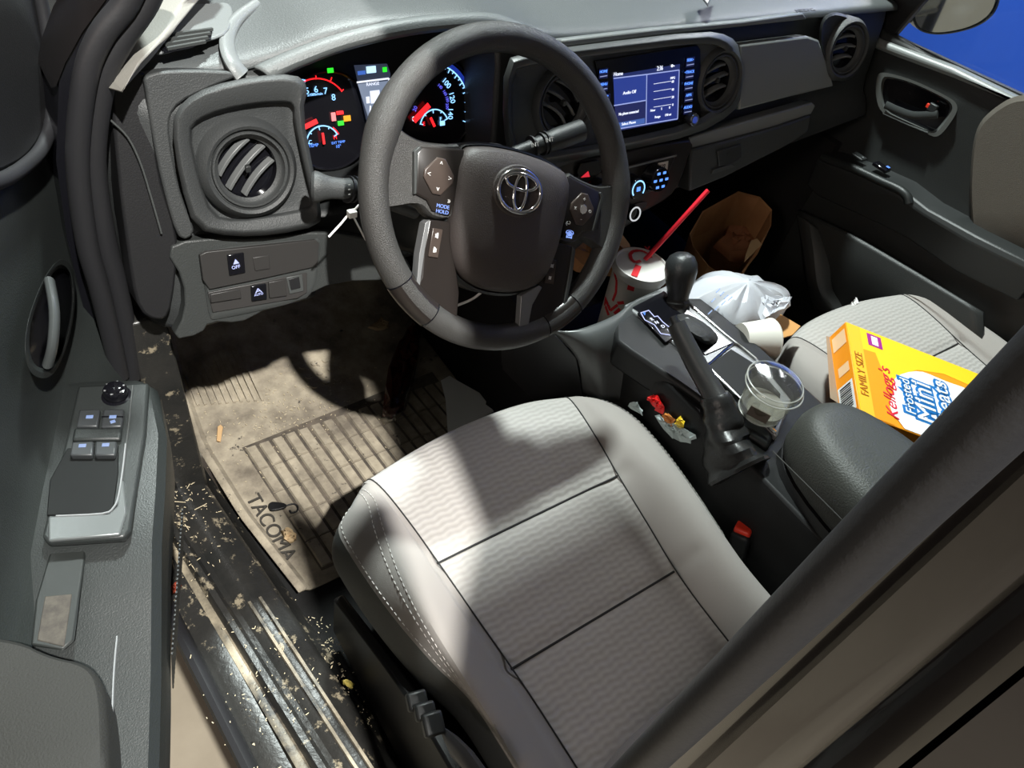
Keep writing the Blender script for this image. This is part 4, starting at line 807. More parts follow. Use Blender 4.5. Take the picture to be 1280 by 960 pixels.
gl2 = dzp('switch_plate', [(97, 482), (186, 478), (182, 540), (172, 600), (163, 662), (155, 672), (60, 678), (52, 670), (72, 590), (84, 540)], AZ+.002, .010, mat('switch_plate_grey', (.024, .027, .0265), .36, bump=.2), bev=.003)
dzp('tray', [(84, 560), (148, 556), (148, 590), (142, 632), (134, 642), (58, 644), (62, 600)], AZ+.0035, .003, mat('pull_cup_black', (.006, .0065, .0065), .5, spec=.2), gl2, .001)
dzp('tray_lip', [(60, 645), (136, 642), (146, 632), (150, 600), (155, 600), (158, 640), (150, 668), (60, 676)], AZ+.006, .005, mat('lip_grey', (.13, .14, .14), .28, .3), gl2, .002)
tube('plate_edge', [Z(x, y, AZ+.003) for x, y in ((166, 482), (161, 530), (155, 580), (150, 610))], .0012, TRIM, gl2, n=6)
tube('worn_edge', curve([Z(x, y, AZ+.0055) for x, y in ((157, 555), (153, 590), (148, 620), (142, 634), (128, 642), (70, 645))], 3), .0011, SILVER, gl2, n=6)
WS = mat('window_switch', (.035, .038, .04), .33)
for pts, kx, ky, s in (((( 99, 512), (125, 511), (122, 533), (95, 533)), 112, 521, '⌂'), (((129, 511), (155, 511), (152, 533), (126, 534)), 141, 521, 'o'), (((90, 552), (117, 551), (116, 569), (87, 569)), 103, 557, '⌂'), (((119, 551), (146, 551), (144, 569), (118, 569)), 132, 556, '⌂')):
    b = dzp('window_switch', pts, AZ+.010, .008, WS, gl2, .0018)
    p = Z(kx, ky, AZ+.0105); rbox('lit_symbol', p, (.007, .0045, .0006), em('switch_blue', (.30, .42, .75), 1.0), b, bevel=.0004, R=Matrix.Rotation(-AD, 3, 'Z'))
dzp('ridge', [(92, 534), (153, 534), (151, 549), (89, 550)], AZ+.009, .006, DGL, gl2, .003)
dzp('split_line', [(127, 520), (154, 520), (154, 521.5), (127, 521.5)], AZ+.0103, .001, GLOSS, gl2, 0)
for px, py in ((141, 527),): rbox('lit_symbol', Z(px, py, AZ+.0105), (.005, .004, .0006), em('switch_blue', (0, 0, 0)), gl2, bevel=.0003)
mc = Z(146, 496, AZ)
mkn = lathe('mirror_knob', [(.0155, 0), (.0155, .002), (.0125, .003), (.0125, .012), (.0115, .014), (.0095, .0145), (.0085, .017), (.006, .018), (.0005, .0182)], GLOSS, gl2, Matrix.Translation(mc), n=32)
for k in range(6): a = rad(60*k); rbox('mark', mc+V((.0095*math.cos(a), .0095*math.sin(a), .0150)), (.003, .002, .001), SILVER, mkn, bevel=.0003)
# lower continuation: pocket with a scuffed bottom, elbow pad, edge seam, speaker grille
def plane_door(px, py, z): return Z(px, py, z)
dzp('pocket', [(62, 690), (108, 684), (100, 740), (92, 800), (78, 812), (38, 806), (44, 750)], .4265, .004, mat('pocket_black', (.015, .017, .016), .5), door, .002)
dzp('pocket_floor', [(56, 745), (90, 742), (80, 808), (46, 800)], .4275, .002, mat('dusty_pocket', (.07, .062, .05), .8, var=.2, vscale=120, color2=(.035, .03, .026)), door, .001)
pad = [(-60, 790), (20, 797), (60, 818), (110, 828), (128, 850), (134, 900), (136, 1020), (-60, 1020)]
pp_ = chaikin([Z(x, y, .440) for x, y in pad], 2)
ctr = sum(pp_, V((0, 0, 0)))/len(pp_)
rings('elbow_pad', [[p-V((0, 0, .06)) for p in pp_], [p-V((0, 0, .012)) for p in pp_], [p.lerp(ctr, .03)-V((0, 0, .002)) for p in pp_], [p.lerp(ctr, .12)+V((0, 0, .002)) for p in pp_]], mat('elbow_pad_fabric', (.019, .019, .017), .75, bump=.7, bscale=500), door)
tube('panel_seam', curve([Z(x, y, .4) for x, y in ((165, 690), (160, 730), (150, 770), (143, 830), (140, 900), (138, 990))], 4), .0010, SILVER, door, n=6)
gr = []
for k in range(34):
    s = .12 + k*.0052; a_ = dl(s, .030+.02*(s-.1), .355); b_2 = dl(s, .020+.02*(s-.1), .27); gr.append(bar(a_, b_2, .0022, ddn, .0016))
o = multi('speaker_grille', gr, DARK, door); o['kind'] = 'stuff'

# ================================================================== PASSENGER DOOR
pdoor = thing('car_door', (1.09, .1, .2), 'closed passenger-side door beyond the far seat with recessed inner handle', 'car door')
XP = 1.085
def xw(px, py, x=XP): return X(px, py, x)
PD = mat('passenger_panel', (.022, .024, .0235), .42, bump=.5, bscale=600)
pg = [[(x, y, z) for y in (-.9, -.4, -.1, .1, .25, .40, .55)] for x, z in ((1.125, .672), (1.108, .678), (1.090, .668), (1.088, .60), (1.088, .52), (1.085, .46), (1.07, .36), (1.06, .22), (1.07, .0))]
patch('door_panel', pg, PD, pdoor, nu=4, nv=4, solid=.01)
prism('sill_cap', [xw(x, y, 1.078) for x, y in ((1078, 38), (1100, 50), (1190, 84), (1300, 137), (1300, 152), (1262, 128), (1190, 98), (1120, 72), (1085, 58))], (.03, 0, 0), mat('sill_cap_lit', (.16, .17, .165), .35, bump=.2), pdoor, bevel=.008)  # pale grey carries the light falling on the sill top
hs2 = [(1096, 92), (1106, 90), (1140, 99), (1186, 121), (1197, 130), (1196, 142), (1180, 165), (1170, 172), (1160, 168), (1120, 150), (1100, 140), (1094, 118)]
hsr = rings('handle_surround', [chaikin([xw(x, y, 1.088) for x, y in hs2], 2), chaikin([xw(x, y, 1.073) for x, y in hs2], 2), chaikin([xw(x, y, 1.073) for x, y in shrink(hs2, .88)], 2), chaikin([xw(x, y, 1.090) for x, y in shrink(hs2, .80)], 2)], mat('surround_grey', (.10, .105, .10), .35), pdoor)
rings('handle_recess', [chaikin([xw(x, y, 1.0855) for x, y in shrink(hs2, .84)], 2), chaikin([xw(x, y, 1.087) for x, y in shrink(hs2, .84)], 2)], GLOSS, hsr)
tube('door_handle', curve([xw(x, y, 1.068) for x, y in ((1107, 131), (1122, 138), (1140, 144), (1158, 144), (1172, 143))], 4), (.003, .008), mat('handle_dark', (0, 0, 0)), hsr, n=10)
tube('lower_trim', [xw(x, y, 1.070) for x, y in ((1104, 142), (1135, 156), (1160, 166))], .0022, TRIM, hsr, n=8)
rbox('lock_lever', xw(1166, 135, 1.070), (.008, .018, .016), DARK, hsr, bevel=.002); rbox('red_mark', xw(1160, 132, 1.068), (.004, .006, .008), mat('buckle_red', (0, 0, 0)), hsr, bevel=.0006)
ppad = [(1216, 300), (1212, 250), (1214, 190), (1222, 155), (1242, 135), (1270, 118), (1300, 120), (1320, 345), (1270, 332), (1236, 318)]
rings('cloth_insert', [chaikin([xw(x, y, 1.088) for x, y in ppad], 2), chaikin([xw(x, y, 1.076) for x, y in ppad], 2), chaikin([xw(x, y, 1.068) for x, y in shrink(ppad, .93)], 2)], mat('door_cloth', (.10, .088, .073), .85, bump=.8, bscale=900), pdoor)
# armrest with pull edge and switches
ar = []
for (x1, y1), (x2, y2), z in (((1026, 194), (1018, 208), 0), ((1040, 198), (1033, 222), 0), ((1080, 214), (1070, 238), 0), ((1125, 235), (1116, 258), 0), ((1160, 262), (1150, 275), 0), ((1220, 295), (1205, 312), 0), ((1300, 335), (1290, 352), 0)):
    a_ = xw(x1, y1, 1.03); b_ = xw(x2, y2, 1.03)
    ar.append([V((1.09, a_.y, a_.z+.004)), V((1.045, a_.y, a_.z+.003)), a_, a_.lerp(b_, .4)+V((-.006, 0, 0)), b_, V((1.04, b_.y, b_.z-.05)), V((1.09, b_.y, b_.z-.06))])
rings('armrest', ar, mat('armrest_dark', (.022, .024, .024), .45, bump=.3), pdoor, bevel=.003)
tube('pull_edge', curve([xw(x, y, 1.024) for x, y in ((1028, 196), (1040, 201), (1070, 212), (1100, 226), (1124, 237), (1134, 246), (1136, 254))], 4), .009, DGL, pdoor, n=12)
rbox('lock_switch', xw(1072, 199, 1.045)+V((0, 0, .006)), (.02, .03, .006), DARK, pdoor, bevel=.002); rbox('window_switch', xw(1100, 212, 1.045)+V((0, 0, .006)), (.02, .035, .008), GLOSS, pdoor, bevel=.002)
rbox('lit_symbol', xw(1107, 214, 1.043)+V((0, 0, .010)), (.006, .007, .001), BLUE_E, pdoor, bevel=.0003)
for k in (1070, 1076): rbox('lock_mark', xw(k, 199+(k-1070)*.4, 1.043)+V((0, 0, .009)), (.004, .004, .0008), SILVER, pdoor, bevel=.0003)
patch('map_pocket', [[xw(1000, 262, 1.02), xw(1060, 290, 1.02), xw(1130, 330, 1.02), xw(1230, 390, 1.02)], [xw(1004, 300, 1.015), xw(1060, 330, 1.01), xw(1130, 370, 1.01), xw(1230, 430, 1.01)], [xw(1010, 350, 1.03), xw(1050, 385, 1.03), xw(1120, 420, 1.03), xw(1220, 480, 1.03)]], PD, pdoor, nu=4, nv=4, solid=.01)
patch('speaker_pod', [[xw(998, 268, 1.02), xw(1012, 278, 1.0), xw(1030, 300, 1.02)], [xw(1006, 310, 1.0), xw(1018, 315, .985), xw(1036, 325, 1.01)], [xw(1012, 355, 1.0), xw(1024, 358, .985), xw(1040, 365, 1.01)], [xw(1020, 385, 1.02), xw(1040, 388, 1.0), xw(1060, 392, 1.03)]], mat('pod_grey', (.04, .042, .041), .5, bump=.4), pdoor, nu=5, nv=5, solid=.006)
# window pane and mirror outside it
wp = prism('window_1', [V((1.115, y, z)) for y, z in ((-.9, .66), (.42, .66), (.40, .72), (.02, 1.18), (-.9, 1.18))], (.004, 0, 0), GLASS); st(wp)
prism('window_seal', [xw(x, y, 1.10) for x, y in ((1096, 38), (1100, 36), (1300, 128), (1300, 137))], (.012, 0, 0), RUBBER, pdoor, bevel=.001)
st(tube('trim_13', [V((1.10, .50, .62)), V((1.085, .36, .78)), V((1.05, .15, 1.02)), V((1.03, .02, 1.18))], .026, BLACK, n=14))
prism('mirror_corner', [V((1.10, y, z)) for y, z in ((.55, .66), (.325, .668), (.30, .76), (.40, .80), (.55, .70))], (.02, 0, 0), BLACK, pdoor, bevel=.004)
mirr = thing('wing_mirror', (1.22, .33, .70), 'exterior wing mirror outside the passenger window, reflecting a pale floor', 'mirror')
mo = [(1136, -30), (1138, 10), (1143, 34), (1156, 42), (1178, 44), (1210, 38), (1232, 28), (1246, 14), (1252, -8), (1250, -30)]
MXp = lambda px, py, d=0: PL(px, py, (1.22+d, .33, .70), V((-.55, -.80, .10)).normalized())
hous = [chaikin([MXp(x, y, .0) for x, y in mo], 2), chaikin([MXp(x, y, -.004) for x, y in shrink(mo, .95)], 2)]
nm = V((.55, .80, -.10)).normalized()
cm = sum(hous[0], V((0, 0, 0)))/len(hous[0])
rings('housing', [hous[1], hous[0], [p+nm*.03 for p in hous[0]], [p.lerp(cm, .3)+nm*.07 for p in hous[0]]], mat('mirror_shell', (.10, .11, .11), .3), mirr, cap=(False, True))
rings('mirror_glass', [chaikin([MXp(x, y, .0)+nm*.002 for x, y in shrink(mo, .93)], 2), chaikin([MXp(x, y, .0)+nm*.006 for x, y in shrink(mo, .93)], 2)], mat('mirror_silver', (.75, .75, .72), .03, 1), mirr, smooth=False)
tube('bracket', [cm+nm*.03, V((1.13, .40, .66))], .012, BLACK, mirr, n=12)

# ================================================================== FLOOR MAT
MATM = mat('muddy_rubber', (.47, .41, .31), .8, bump=.8, bscale=150, var=.16, vscale=13, color2=(.16, .135, .105), dirt=(36, .62, (.045, .04, .036)))
MATB = mat('mat_groove', (.055, .048, .04), .75, var=.15, vscale=25, color2=(.16, .13, .10))
fm = thing('floor_mat', (-.08, .3, 0), 'muddy ribbed rubber floor mat in front of the driver seat', 'floor mat')
edge = [(-.300, .70), (-.318, .60), (-.334, .41), (-.320, .236), (-.291, .069), (-.229, .062), (-.10, .06), (.13, .06), (.175, .20), (.18, .45), (.17, .70)]
def bowl_z(x, y): return .006 + (.07*max(0, (y-.52)/.2)**1.4)
rows = []
NY = 24
def ex(y):
    e = [(.069, -.291), (.236, -.320), (.41, -.334), (.60, -.318), (.72, -.300)]
    for (a, xa), (b, xb) in zip(e, e[1:]):
        if y <= b: return xa+(xb-xa)*(y-a)/(b-a)
    return e[-1][1]
for j in range(NY+1):
    y = .064 + (.72-.064)*j/NY; x0 = ex(y); x1 = .175
    rows.append([V((x0, y, bowl_z(x0, y)+.012)), V((x0+.010, y, bowl_z(x0, y)+.013)), V((x0+.018, y, bowl_z(x0, y)+.004))] + [V((x0+.018+(x1-x0-.018)*i/12, y, bowl_z(x0, y)+.004)) for i in range(1, 12)] + [V((x1, y, bowl_z(x0, y)+.012))])
nC = len(rows[0]); mk('mat_base', [p for r in rows for p in r], [(a*nC+i, a*nC+i+1, (a+1)*nC+i+1, (a+1)*nC+i) for a in range(NY) for i in range(nC-1)], MATM, fm, solid=.005)
# ribbed field: grooved panel with its separate raised ribs
prism('groove_panel', [V((x, y, .0158)) for x, y in ((-.243, .085), (.165, .085), (.150, .40), (-.265, .374))], (0, 0, .0008), MATB, fm)
me_cache = {}
rb_n = 0
random.seed(3)
for i in range(17):
    xa = -.252 + i*.0245
    for j in range(5):
        y0 = .090 + j*.056; y1 = y0+.0535
        lim = .372 - .0*(xa) + (.03 if xa > -.1 else 0)
        if y0 > lim-.01: continue
        y1 = min(y1, lim); sh = .10*(0)
        h = .004 + random.uniform(-.0006, .0006)
        v = [(xa, y0, 0), (xa+.0195, y0, 0), (xa+.0195, y1, 0), (xa, y1, 0), (xa+.002, y0+.0008, h), (xa+.0175, y0+.0008, h), (xa+.0175, y1-.0008, h), (xa+.002, y1-.0008, h)]
        v = [V((x - .076*(y-.24), y, z+.0165)) for x, y, z in v]
        mk('rib', v, [(3, 2, 1, 0), (4, 5, 6, 7), (0, 1, 5, 4), (1, 2, 6, 5), (2, 3, 7, 6), (3, 0, 4, 7)], MATM, fm, smooth=False)
text('raised_lettering', 'TACOMA', .034, frame(V((-.283, .197, .0170)), V((.07, -1, 0)).normalized(), V((1, .07, 0)).normalized(), V((0, 0, 1))), mat('lettering_dark', (.05, .045, .038), .7), fm, ext=.0015, sx=1.0)
for k in range(9):
    a = (270-k*0, 0)
v0 = [(-.06+.024*(i % 4)-.03, .46+.028*(i//4), .016) for i in range(16)]
o = multi('heel_dots', [([(x+.007*math.cos(a), y+.007*math.sin(a), z+h) for h in (0, .003) for a in [rad(45*q_) for q_ in range(8)]], [tuple(range(8)), tuple(range(8, 16))]+[(q_, (q_+1) % 8, (q_+1) % 8+8, q_+8) for q_ in range(8)]) for x, y, z in v0], MATM, fm); o['kind'] = 'stuff'
# footrest ridges at the upper left of the mat
pl = [bar(V((-.30+.012*i, .50-.004*i, .0165)), V((-.295+.012*i, .62, .036)), .005, (0, 0, 1), .003) for i in range(10)]
o = multi('footrest_ridges', pl, MATM, fm); o['kind'] = 'stuff'

# ================================================================== LOOSE THINGS ON THE FLOOR
def crumple(name, pts, z0, h, m, seed, parent=None, thick=.0008, n=7, sm=True):
    """a creased sheet over an outline"""
    random.seed(seed); c = sum((V(p) for p in pts), V((0, 0, 0)))/len(pts); vs = []; N = len(pts); fs = []
    for k in range(n):
        f = 1-k/n
        for i, p in enumerate(pts):
            q_ = c.lerp(V(p), f); vs.append(q_ + V((random.uniform(-1, 1)*h*.25, random.uniform(-1, 1)*h*.25, z0 + h*(.5+.5*random.random())*(1 if k else .3))))
    vs.append(c+V((0, 0, z0+h)))
    for k in range(n-1):
        for i in range(N): j = (i+1) % N; fs.append((k*N+i, k*N+j, (k+1)*N+j, (k+1)*N+i))
    for i in range(N): fs.append(((n-1)*N+i, (n-1)*N+(i+1) % N, n*N))
    return mk(name, vs, fs, m, parent, smooth=sm, solid=thick)
def dens(pts, k=3):
    out = []
    for i, p in enumerate(pts):
        q_ = pts[(i+1) % len(pts)]; out += [V(p).lerp(V(q_), t/k) for t in range(k)]
    return out
o = prism('paper_scrap', [Z(x, y, .022) for x, y in ((551, 476), (562, 470), (568, 474), (609, 497), (607, 506), (618, 514), (560, 545), (557, 500))], (0, 0, .0012), mat('scrap_paper', (.9, .9, .86), .85, bump=.3)); tag(o, 'torn off-white paper scrap lying between the mat and the front of the driver seat', 'paper')
vsb = thing('plastic_pouch', Z(505, 480, .02), 'crumpled dark red clear-edged plastic pouch on the mat beside the pedals', 'wrapper')
crumple('pouch', dens([Z(x, y, .03) for x, y in ((478, 520), (484, 470), (500, 430), (512, 408), (523, 414), (522, 440), (515, 475), (505, 515), (494, 526))], 2), .0, .03, mat('dark_red_film', (.06, .014, .008), .25, bump=.4, bscale=60), 4, vsb)
crumple('clear_edge', dens([Z(x, y, .05) for x, y in ((477, 514), (496, 505), (506, 470), (514, 448), (517, 470), (508, 510), (496, 529), (484, 527))], 2), .0, .012, CLEAR, 5, vsb)
o = crumple('dry_leaf', dens([Z(x, y, .05) for x, y in ((459, 411), (470, 404), (477, 396), (480, 402), (487, 404), (485, 411), (472, 415))], 2), 0, .008, mat('leaf_tan', (.42, .30, .17), .7), 6); tag(o, 'small tan dry leaf scrap in the shaded end of the mat', 'leaf')
cl = thing('black_clip', Z(352, 634, .02), 'black plastic clip lying on the mat ribs', 'clip')
prism('clip_body', chaikin([Z(x, y, .021) for x, y in ((335, 634), (338, 629), (346, 629), (358, 631), (358, 636), (346, 639), (338, 640))], 1), (0, 0, .005), BLACK, cl, bevel=.001)
tube('clip_loop', curve([Z(x, y, .022) for x, y in ((356, 633), (366, 630), (372, 633), (371, 639), (364, 641), (362, 638))], 4), .0016, BLACK, cl, n=8)
o = prism('wood_chip', [Z(x, y, .02) for x, y in ((272, 535), (276, 532), (279, 535), (276, 553), (271, 552))], (0, 0, .004), mat('chip_tan', (.62, .40, .20), .8), bevel=.001); tag(o, 'small orange-tan wood chip on the left edge of the mat', 'wood chip')
o = crumple('mud_clod', dens([Z(x, y, .018) for x, y in ((352, 665), (358, 660), (370, 668), (372, 676), (364, 680), (355, 676))], 2), 0, .010, mat('clod_tan', (.62, .45, .26), .9), 8); tag(o, 'crumbly tan clod of mud beside the mat lettering', 'mud')
o = crumple('red_cap', dens([Z(x, y, .066) for x, y in ((213, 735), (220, 727), (227, 733), (225, 741), (217, 743))], 2), 0, .008, mat('rusty_red', (.35, .06, .03), .6), 9); tag(o, 'small rusty red cap on the black step of the sill', 'cap')
o = crumple('corn_kernel', dens([Z(x, y, .066) for x, y in ((427, 851), (434, 849), (442, 855), (440, 862), (432, 859))], 2), 0, .006, mat('yellow_bit', (.62, .5, .12), .6), 10); tag(o, 'yellow crumb of food on the carpet left of the driver seat', 'crumb')
# loose straw, grit and seeds
random.seed(5); pl = []
for k in range(700):
    zone = random.random()
    if zone < .45: px, py = random.gauss(370, 62), random.gauss(525, 32); z = .018
    elif zone < .70: px, py = random.gauss(232, 22), random.gauss(640, 46); z = .066
    elif zone < .85: px, py = random.gauss(330, 40), random.gauss(850, 60); z = .070
    else: t = random.random(); px, py = 395+t*70+random.gauss(0, 5), 770+t*150+random.gauss(0, 8); z = .016
    if px < 206: continue
    p = Z(px, py, z); a = random.uniform(0, math.pi); l = random.choice((.0006, .001, .0016, .008 if .45 < zone < .7 and k % 3 == 0 else .002))*random.uniform(.6, 1.3)
    pl.append(bar(p-V((math.cos(a), math.sin(a), 0))*l, p+V((math.cos(a), math.sin(a), .1))*l, .0009, (0, 0, 1), .0008))
o = multi('crumbs', pl, mat('straw_tan', (.66, .56, .38), .85), None, smooth=False); tag(o, 'scattered straw, grit and seeds on the mat and door sill', 'debris', kind='stuff')

# ================================================================== THINGS ON AND AROUND THE CONSOLE
# drink cup: tapered body, lid, printed marks
cc0 = Z(803, 329, .405); cup = thing('drink_cup', (cc0.x, cc0.y, .27), 'white paper drink cup with red lettering and a printed lid, behind the steering wheel', 'cup')
CM = Matrix.Translation((cc0.x, cc0.y, .24))
CW = mat('cup_paper', (.70, .68, .64), .5)
lathe('cup_body', [(.0005, .0), (.037, .0), (.038, .003), (.0458, .150), (.047, .153), (.0455, .154)], CW, cup, CM, n=56)
LM = mat('lid_plastic', (.74, .71, .67), .35)
ld = lathe('lid', [(.0475, .146), (.0495, .148), (.0495, .154), (.0485, .159), (.0475, .163), (.0455, .1635), (.044, .160), (.0005, .160)], LM, cup, CM, n=56)
def lidp(px, py): return Z(px, py, .4012)
rr_ = mat('red_print', (0, 0, 0))
cpts = [(801, 326), (794, 328), (789, 324), (787.5, 318), (791, 314), (798, 313), (804, 314), (809, 317)]
multi('lid_logo', [bar(lidp(*a), lidp(*b), .0062 if i < 5 else .0045, (0, 0, 1), .0004) for i, (a, b) in enumerate(zip(cpts, cpts[1:]))] + [bar(lidp(806, 308), lidp(813, 315), .003, (0, 0, 1), .0004), bar(lidp(812, 308), lidp(808, 314), .003, (0, 0, 1), .0004), bar(lidp(806, 324), lidp(815, 321), .004, (0, 0, 1), .0004)], rr_, ld)
def cups(px, py):       # point on the tapered side of the cup
    d = ray(px, py); o_ = CAM - V((cc0.x, cc0.y, .24)); best = None
    for k in range(600):
        t = .85 + k*.001; p = o_ + d*t; r = .0380+p.z*.052
        if -.01 < p.z < .157 and math.hypot(p.x, p.y) <= r+.0006: 
            n2 = V((p.x, p.y, 0)).normalized()*(r+.0004); return V((cc0.x+n2.x, cc0.y+n2.y, .24+p.z))
    return None
def cupbar(a, b, wd, n=6):
    P_ = [cups(a[0]+(b[0]-a[0])*i/n, a[1]+(b[1]-a[1])*i/n) for i in range(n+1)]; P_ = [p for p in P_ if p]
    out = []
    for p, q_ in zip(P_, P_[1:]):
        nn = V((p.x-cc0.x, p.y-cc0.y, 0)).normalized(); out.append(bar(p, q_, wd, nn, .0005))
    return out
marks = []
for a, b, wd in (((767, 336), (771, 352), .005), ((771, 352), (770, 366), .005), ((770, 366), (766, 376), .005), ((757, 371), (756, 382), .006), ((757, 374), (763, 388), .007), ((763, 388), (772, 381), .005), ((772, 379), (780, 378), .006), ((757, 383), (761, 394), .006), ((775, 386), (768, 392), .006), ((762, 344), (760, 352), .004)): marks += cupbar(a, b, wd)
if marks: multi('cup_lettering', marks, rr_, cup)
tape = [(793, 332), (801, 335), (798, 346), (793, 364), (783, 362), (787, 344)]
tb = [bar(lidp(798, 332), lidp(792.5, 345), .011, (0, 0, 1), .0007)] + cupbar((792, 346), (788, 363), .012)
multi('red_tape', tb, RED, cup)
stw = tube('drinking_straw', [Z(806, 325, .399), X(845, 282, Z(806, 325, .399).x+.055), X(885, 238, Z(806, 325, .399).x+.11)], .0042, mat('straw_red', (.85, .02, .04), .35), n=14); tag(stw, 'long red drinking straw standing in the white drink cup', 'straw')
# brown paper bag in the far footwell
bagt = thing('paper_bag', (.80, .28, .02), 'open brown paper bag standing in the passenger footwell', 'bag')
ring_px = [(862, 292), (878, 264), (903, 250), (923, 239), (950, 246), (965, 262), (964, 282), (952, 302), (940, 322), (922, 348), (918, 352), (905, 346), (885, 332), (866, 308)]
zs = [.30, .305, .31, .32, .325, .32, .315, .31, .30, .285, .28, .285, .29, .295]
top = [Z(x, y, z) for (x, y), z in zip(ring_px, zs)]; bc2 = sum(top, V((0, 0, 0)))/len(top)
random.seed(21)
def bring(f, z, j=.006): return [V((bc2.x+(p.x-bc2.x)*f+random.uniform(-j, j), bc2.y+(p.y-bc2.y)*f+random.uniform(-j, j), z)) for p in top]
tt = top
lay = [bring(.80, .015, .0), bring(.84, .09), bring(.88, .17), bring(.94, .24), tt, [p.lerp(bc2, .03)-V((0, 0, .002)) for p in tt], bring(.88, .235, .008), bring(.80, .17, .012), bring(.66, .12, .012), bring(.30, .09, .012)]
rings('bag_body', lay, BAGP, bagt, cap=(True, True), smooth=False)
crumple('folded_napkin', dens([Z(x, y, .20) for x, y in ((888, 322), (900, 300), (925, 292), (940, 300), (945, 318), (928, 336), (905, 342))], 2), .02, .035, mat('napkin_brown', (.46, .19, .09), .85), 13, bagt)
crumple('dark_contents', dens([Z(x, y, .20) for x, y in ((896, 290), (905, 268), (930, 255), (952, 265), (950, 290), (925, 300))], 2), .0, .03, mat('contents_dark', (.11, .05, .025), .8), 15, bagt)
prism('folded_corner', [Z(x, y, .31) for x, y in ((938, 302), (946, 299), (952, 306), (930, 328), (932, 318))], (0, 0, .002), mat('kraft_edge', (.50, .33, .17), .8), bagt)
# second piece of kraft paper behind the cup
o = crumple('kraft_wrapper', dens([Z(x, y, .22) for x, y in ((690, 320), (720, 292), (748, 283), (775, 300), (800, 330), (770, 350), (720, 345))], 2), 0, .03, BAGP, 17, sm=False); tag(o, 'crumpled brown kraft paper on the floor hump behind the white cup', 'paper')
o2 = crumple('kraft_wrapper', dens([Z(x, y, .238) for x, y in ((815, 372), (826, 350), (840, 352), (838, 372), (828, 385))], 2), 0, .03, BAGP, 18, sm=False); tag(o2, 'small reddish-brown paper piece between the cup and the gear lever', 'paper')
# crumpled white plastic bag
def blob(name, outline, zb, zt, m, seed, amp=.012):
    random.seed(seed); base = dens([Z(x, y, (zb+zt)/2) for x, y in outline], 3); c = sum(base, V((0, 0, 0)))/len(base); lays = []
    for k in range(9):
        t = k/8; f = math.sin(math.pi*(.12+.76*t))**.6 if k < 8 else .3; z = zb+(zt-zb)*t
        if t > .5: f = math.cos((t-.5)*math.pi)**.55 if t < 1 else .08
        lays.append([V((c.x+(p.x-c.x)*f, c.y+(p.y-c.y)*f, z)) + V((random.uniform(-1, 1), random.uniform(-1, 1), random.uniform(-1, 1)))*amp*(.5 if k in (4,) else .8) for p in base])
    o = rings(name, lays, m, None, cap=(True, True)); o.modifiers.new('u', 'SUBSURF').render_levels = 1; return o
PB = mat('white_film', (.50, .51, .55), .42, bump=1, bscale=28, coat=.2)
pb = blob('plastic_bag', [(838, 392), (850, 362), (872, 350), (905, 352), (945, 360), (962, 372), (986, 374), (984, 388), (965, 398), (955, 408), (925, 418), (895, 415), (862, 402)], .27, .39, PB, 31, .007); tag(pb, 'crumpled white plastic bag between the gear lever and the far seat', 'bag')
crumple('knotted_corner', dens([Z(x, y, .375) for x, y in ((950, 375), (985, 373), (986, 385), (968, 396), (952, 408), (945, 392))], 2), 0, .02, PB, 33, pb, sm=False)
multi('faint_print', [bar(Z(x, y, .396), Z(x+5, y-5, .396), .0018, (0, 0, 1), .0005) for x, y in ((900, 370), (905, 374), (910, 376), (895, 366), (889, 378), (893, 388), (885, 393), (902, 381))], mat('print_blue', (.22, .30, .52), .5), pb)
# white cup on its side, tan card
fc = thing('foam_cup', Z(945, 424, .36), 'white foam cup lying on its side below the plastic bag', 'cup')
ca = Z(925, 425, .37); cb = Z(975, 425, .37); cax = (cb-ca).normalized(); cx_ = cax.cross(V((0, 0, 1))).normalized()
lathe('cup_wall', [(.0005, 0), (.028, 0), (.036, .055), (.0375, .056), (.036, .058), (.034, .056), (.027, .004), (.0005, .004)], mat('foam_white', (.68, .66, .60), .6), fc, frame(ca, cx_, cax.cross(cx_), cax), n=36)
o = prism('cardboard_flap', [Z(x, y, .345) for x, y in ((962, 408), (975, 394), (1000, 409), (990, 420), (970, 426))], (0, 0, .003), mat('tan_card', (.52, .26, .08), .75), bevel=.0006); tag(o, 'tan cardboard flap sticking out beside the far seat cushion', 'cardboard')
# clear plastic bowl in the tray
bc3 = Z(969, 482, .455); bw = thing('clear_bowl', (bc3.x, bc3.y, .395), 'clear plastic tub with a lid standing in the console tray', 'tub')
BM = Matrix.Translation((bc3.x, bc3.y, .398))
lathe('tub_wall', [(.0005, .0), (.029, .0), (.031, .002), (.0385, .050), (.0415, .052), (.0415, .055), (.0380, .054), (.0300, .004), (.0005, .003)], CLEAR, bw, BM, n=56)
lathe('lid', [(.0418, .052), (.0425, .054), (.0425, .058), (.0415, .0595), (.0395, .0600), (.0385, .064), (.037, .0645), (.026, .0650), (.0005, .0650)], CLEAR, bw, BM @ Matrix.Translation((.003, .004, 0)), n=56)
lathe('milky_base', [(.0005, .004), (.030, .004), (.0325, .018), (.0005, .018)], mat('milky', (.35, .34, .30), .4, alpha=.55), bw, BM, n=40)
RC = mat('rim_highlight', (.60, .60, .57), .25, alpha=.45)  # pale translucent colour paints the bright rim of the clear plastic
for zz, rr in ((.0545, .0418), (.0600, .0405), (.004, .031)): tube('tub_rim', [BM @ V((rr*math.cos(2*math.pi*i/48)+(.003 if zz > .055 else 0), rr*math.sin(2*math.pi*i/48)+(.004 if zz > .055 else 0), zz)) for i in range(48)], .0011, RC, bw, n=8, closed=True)
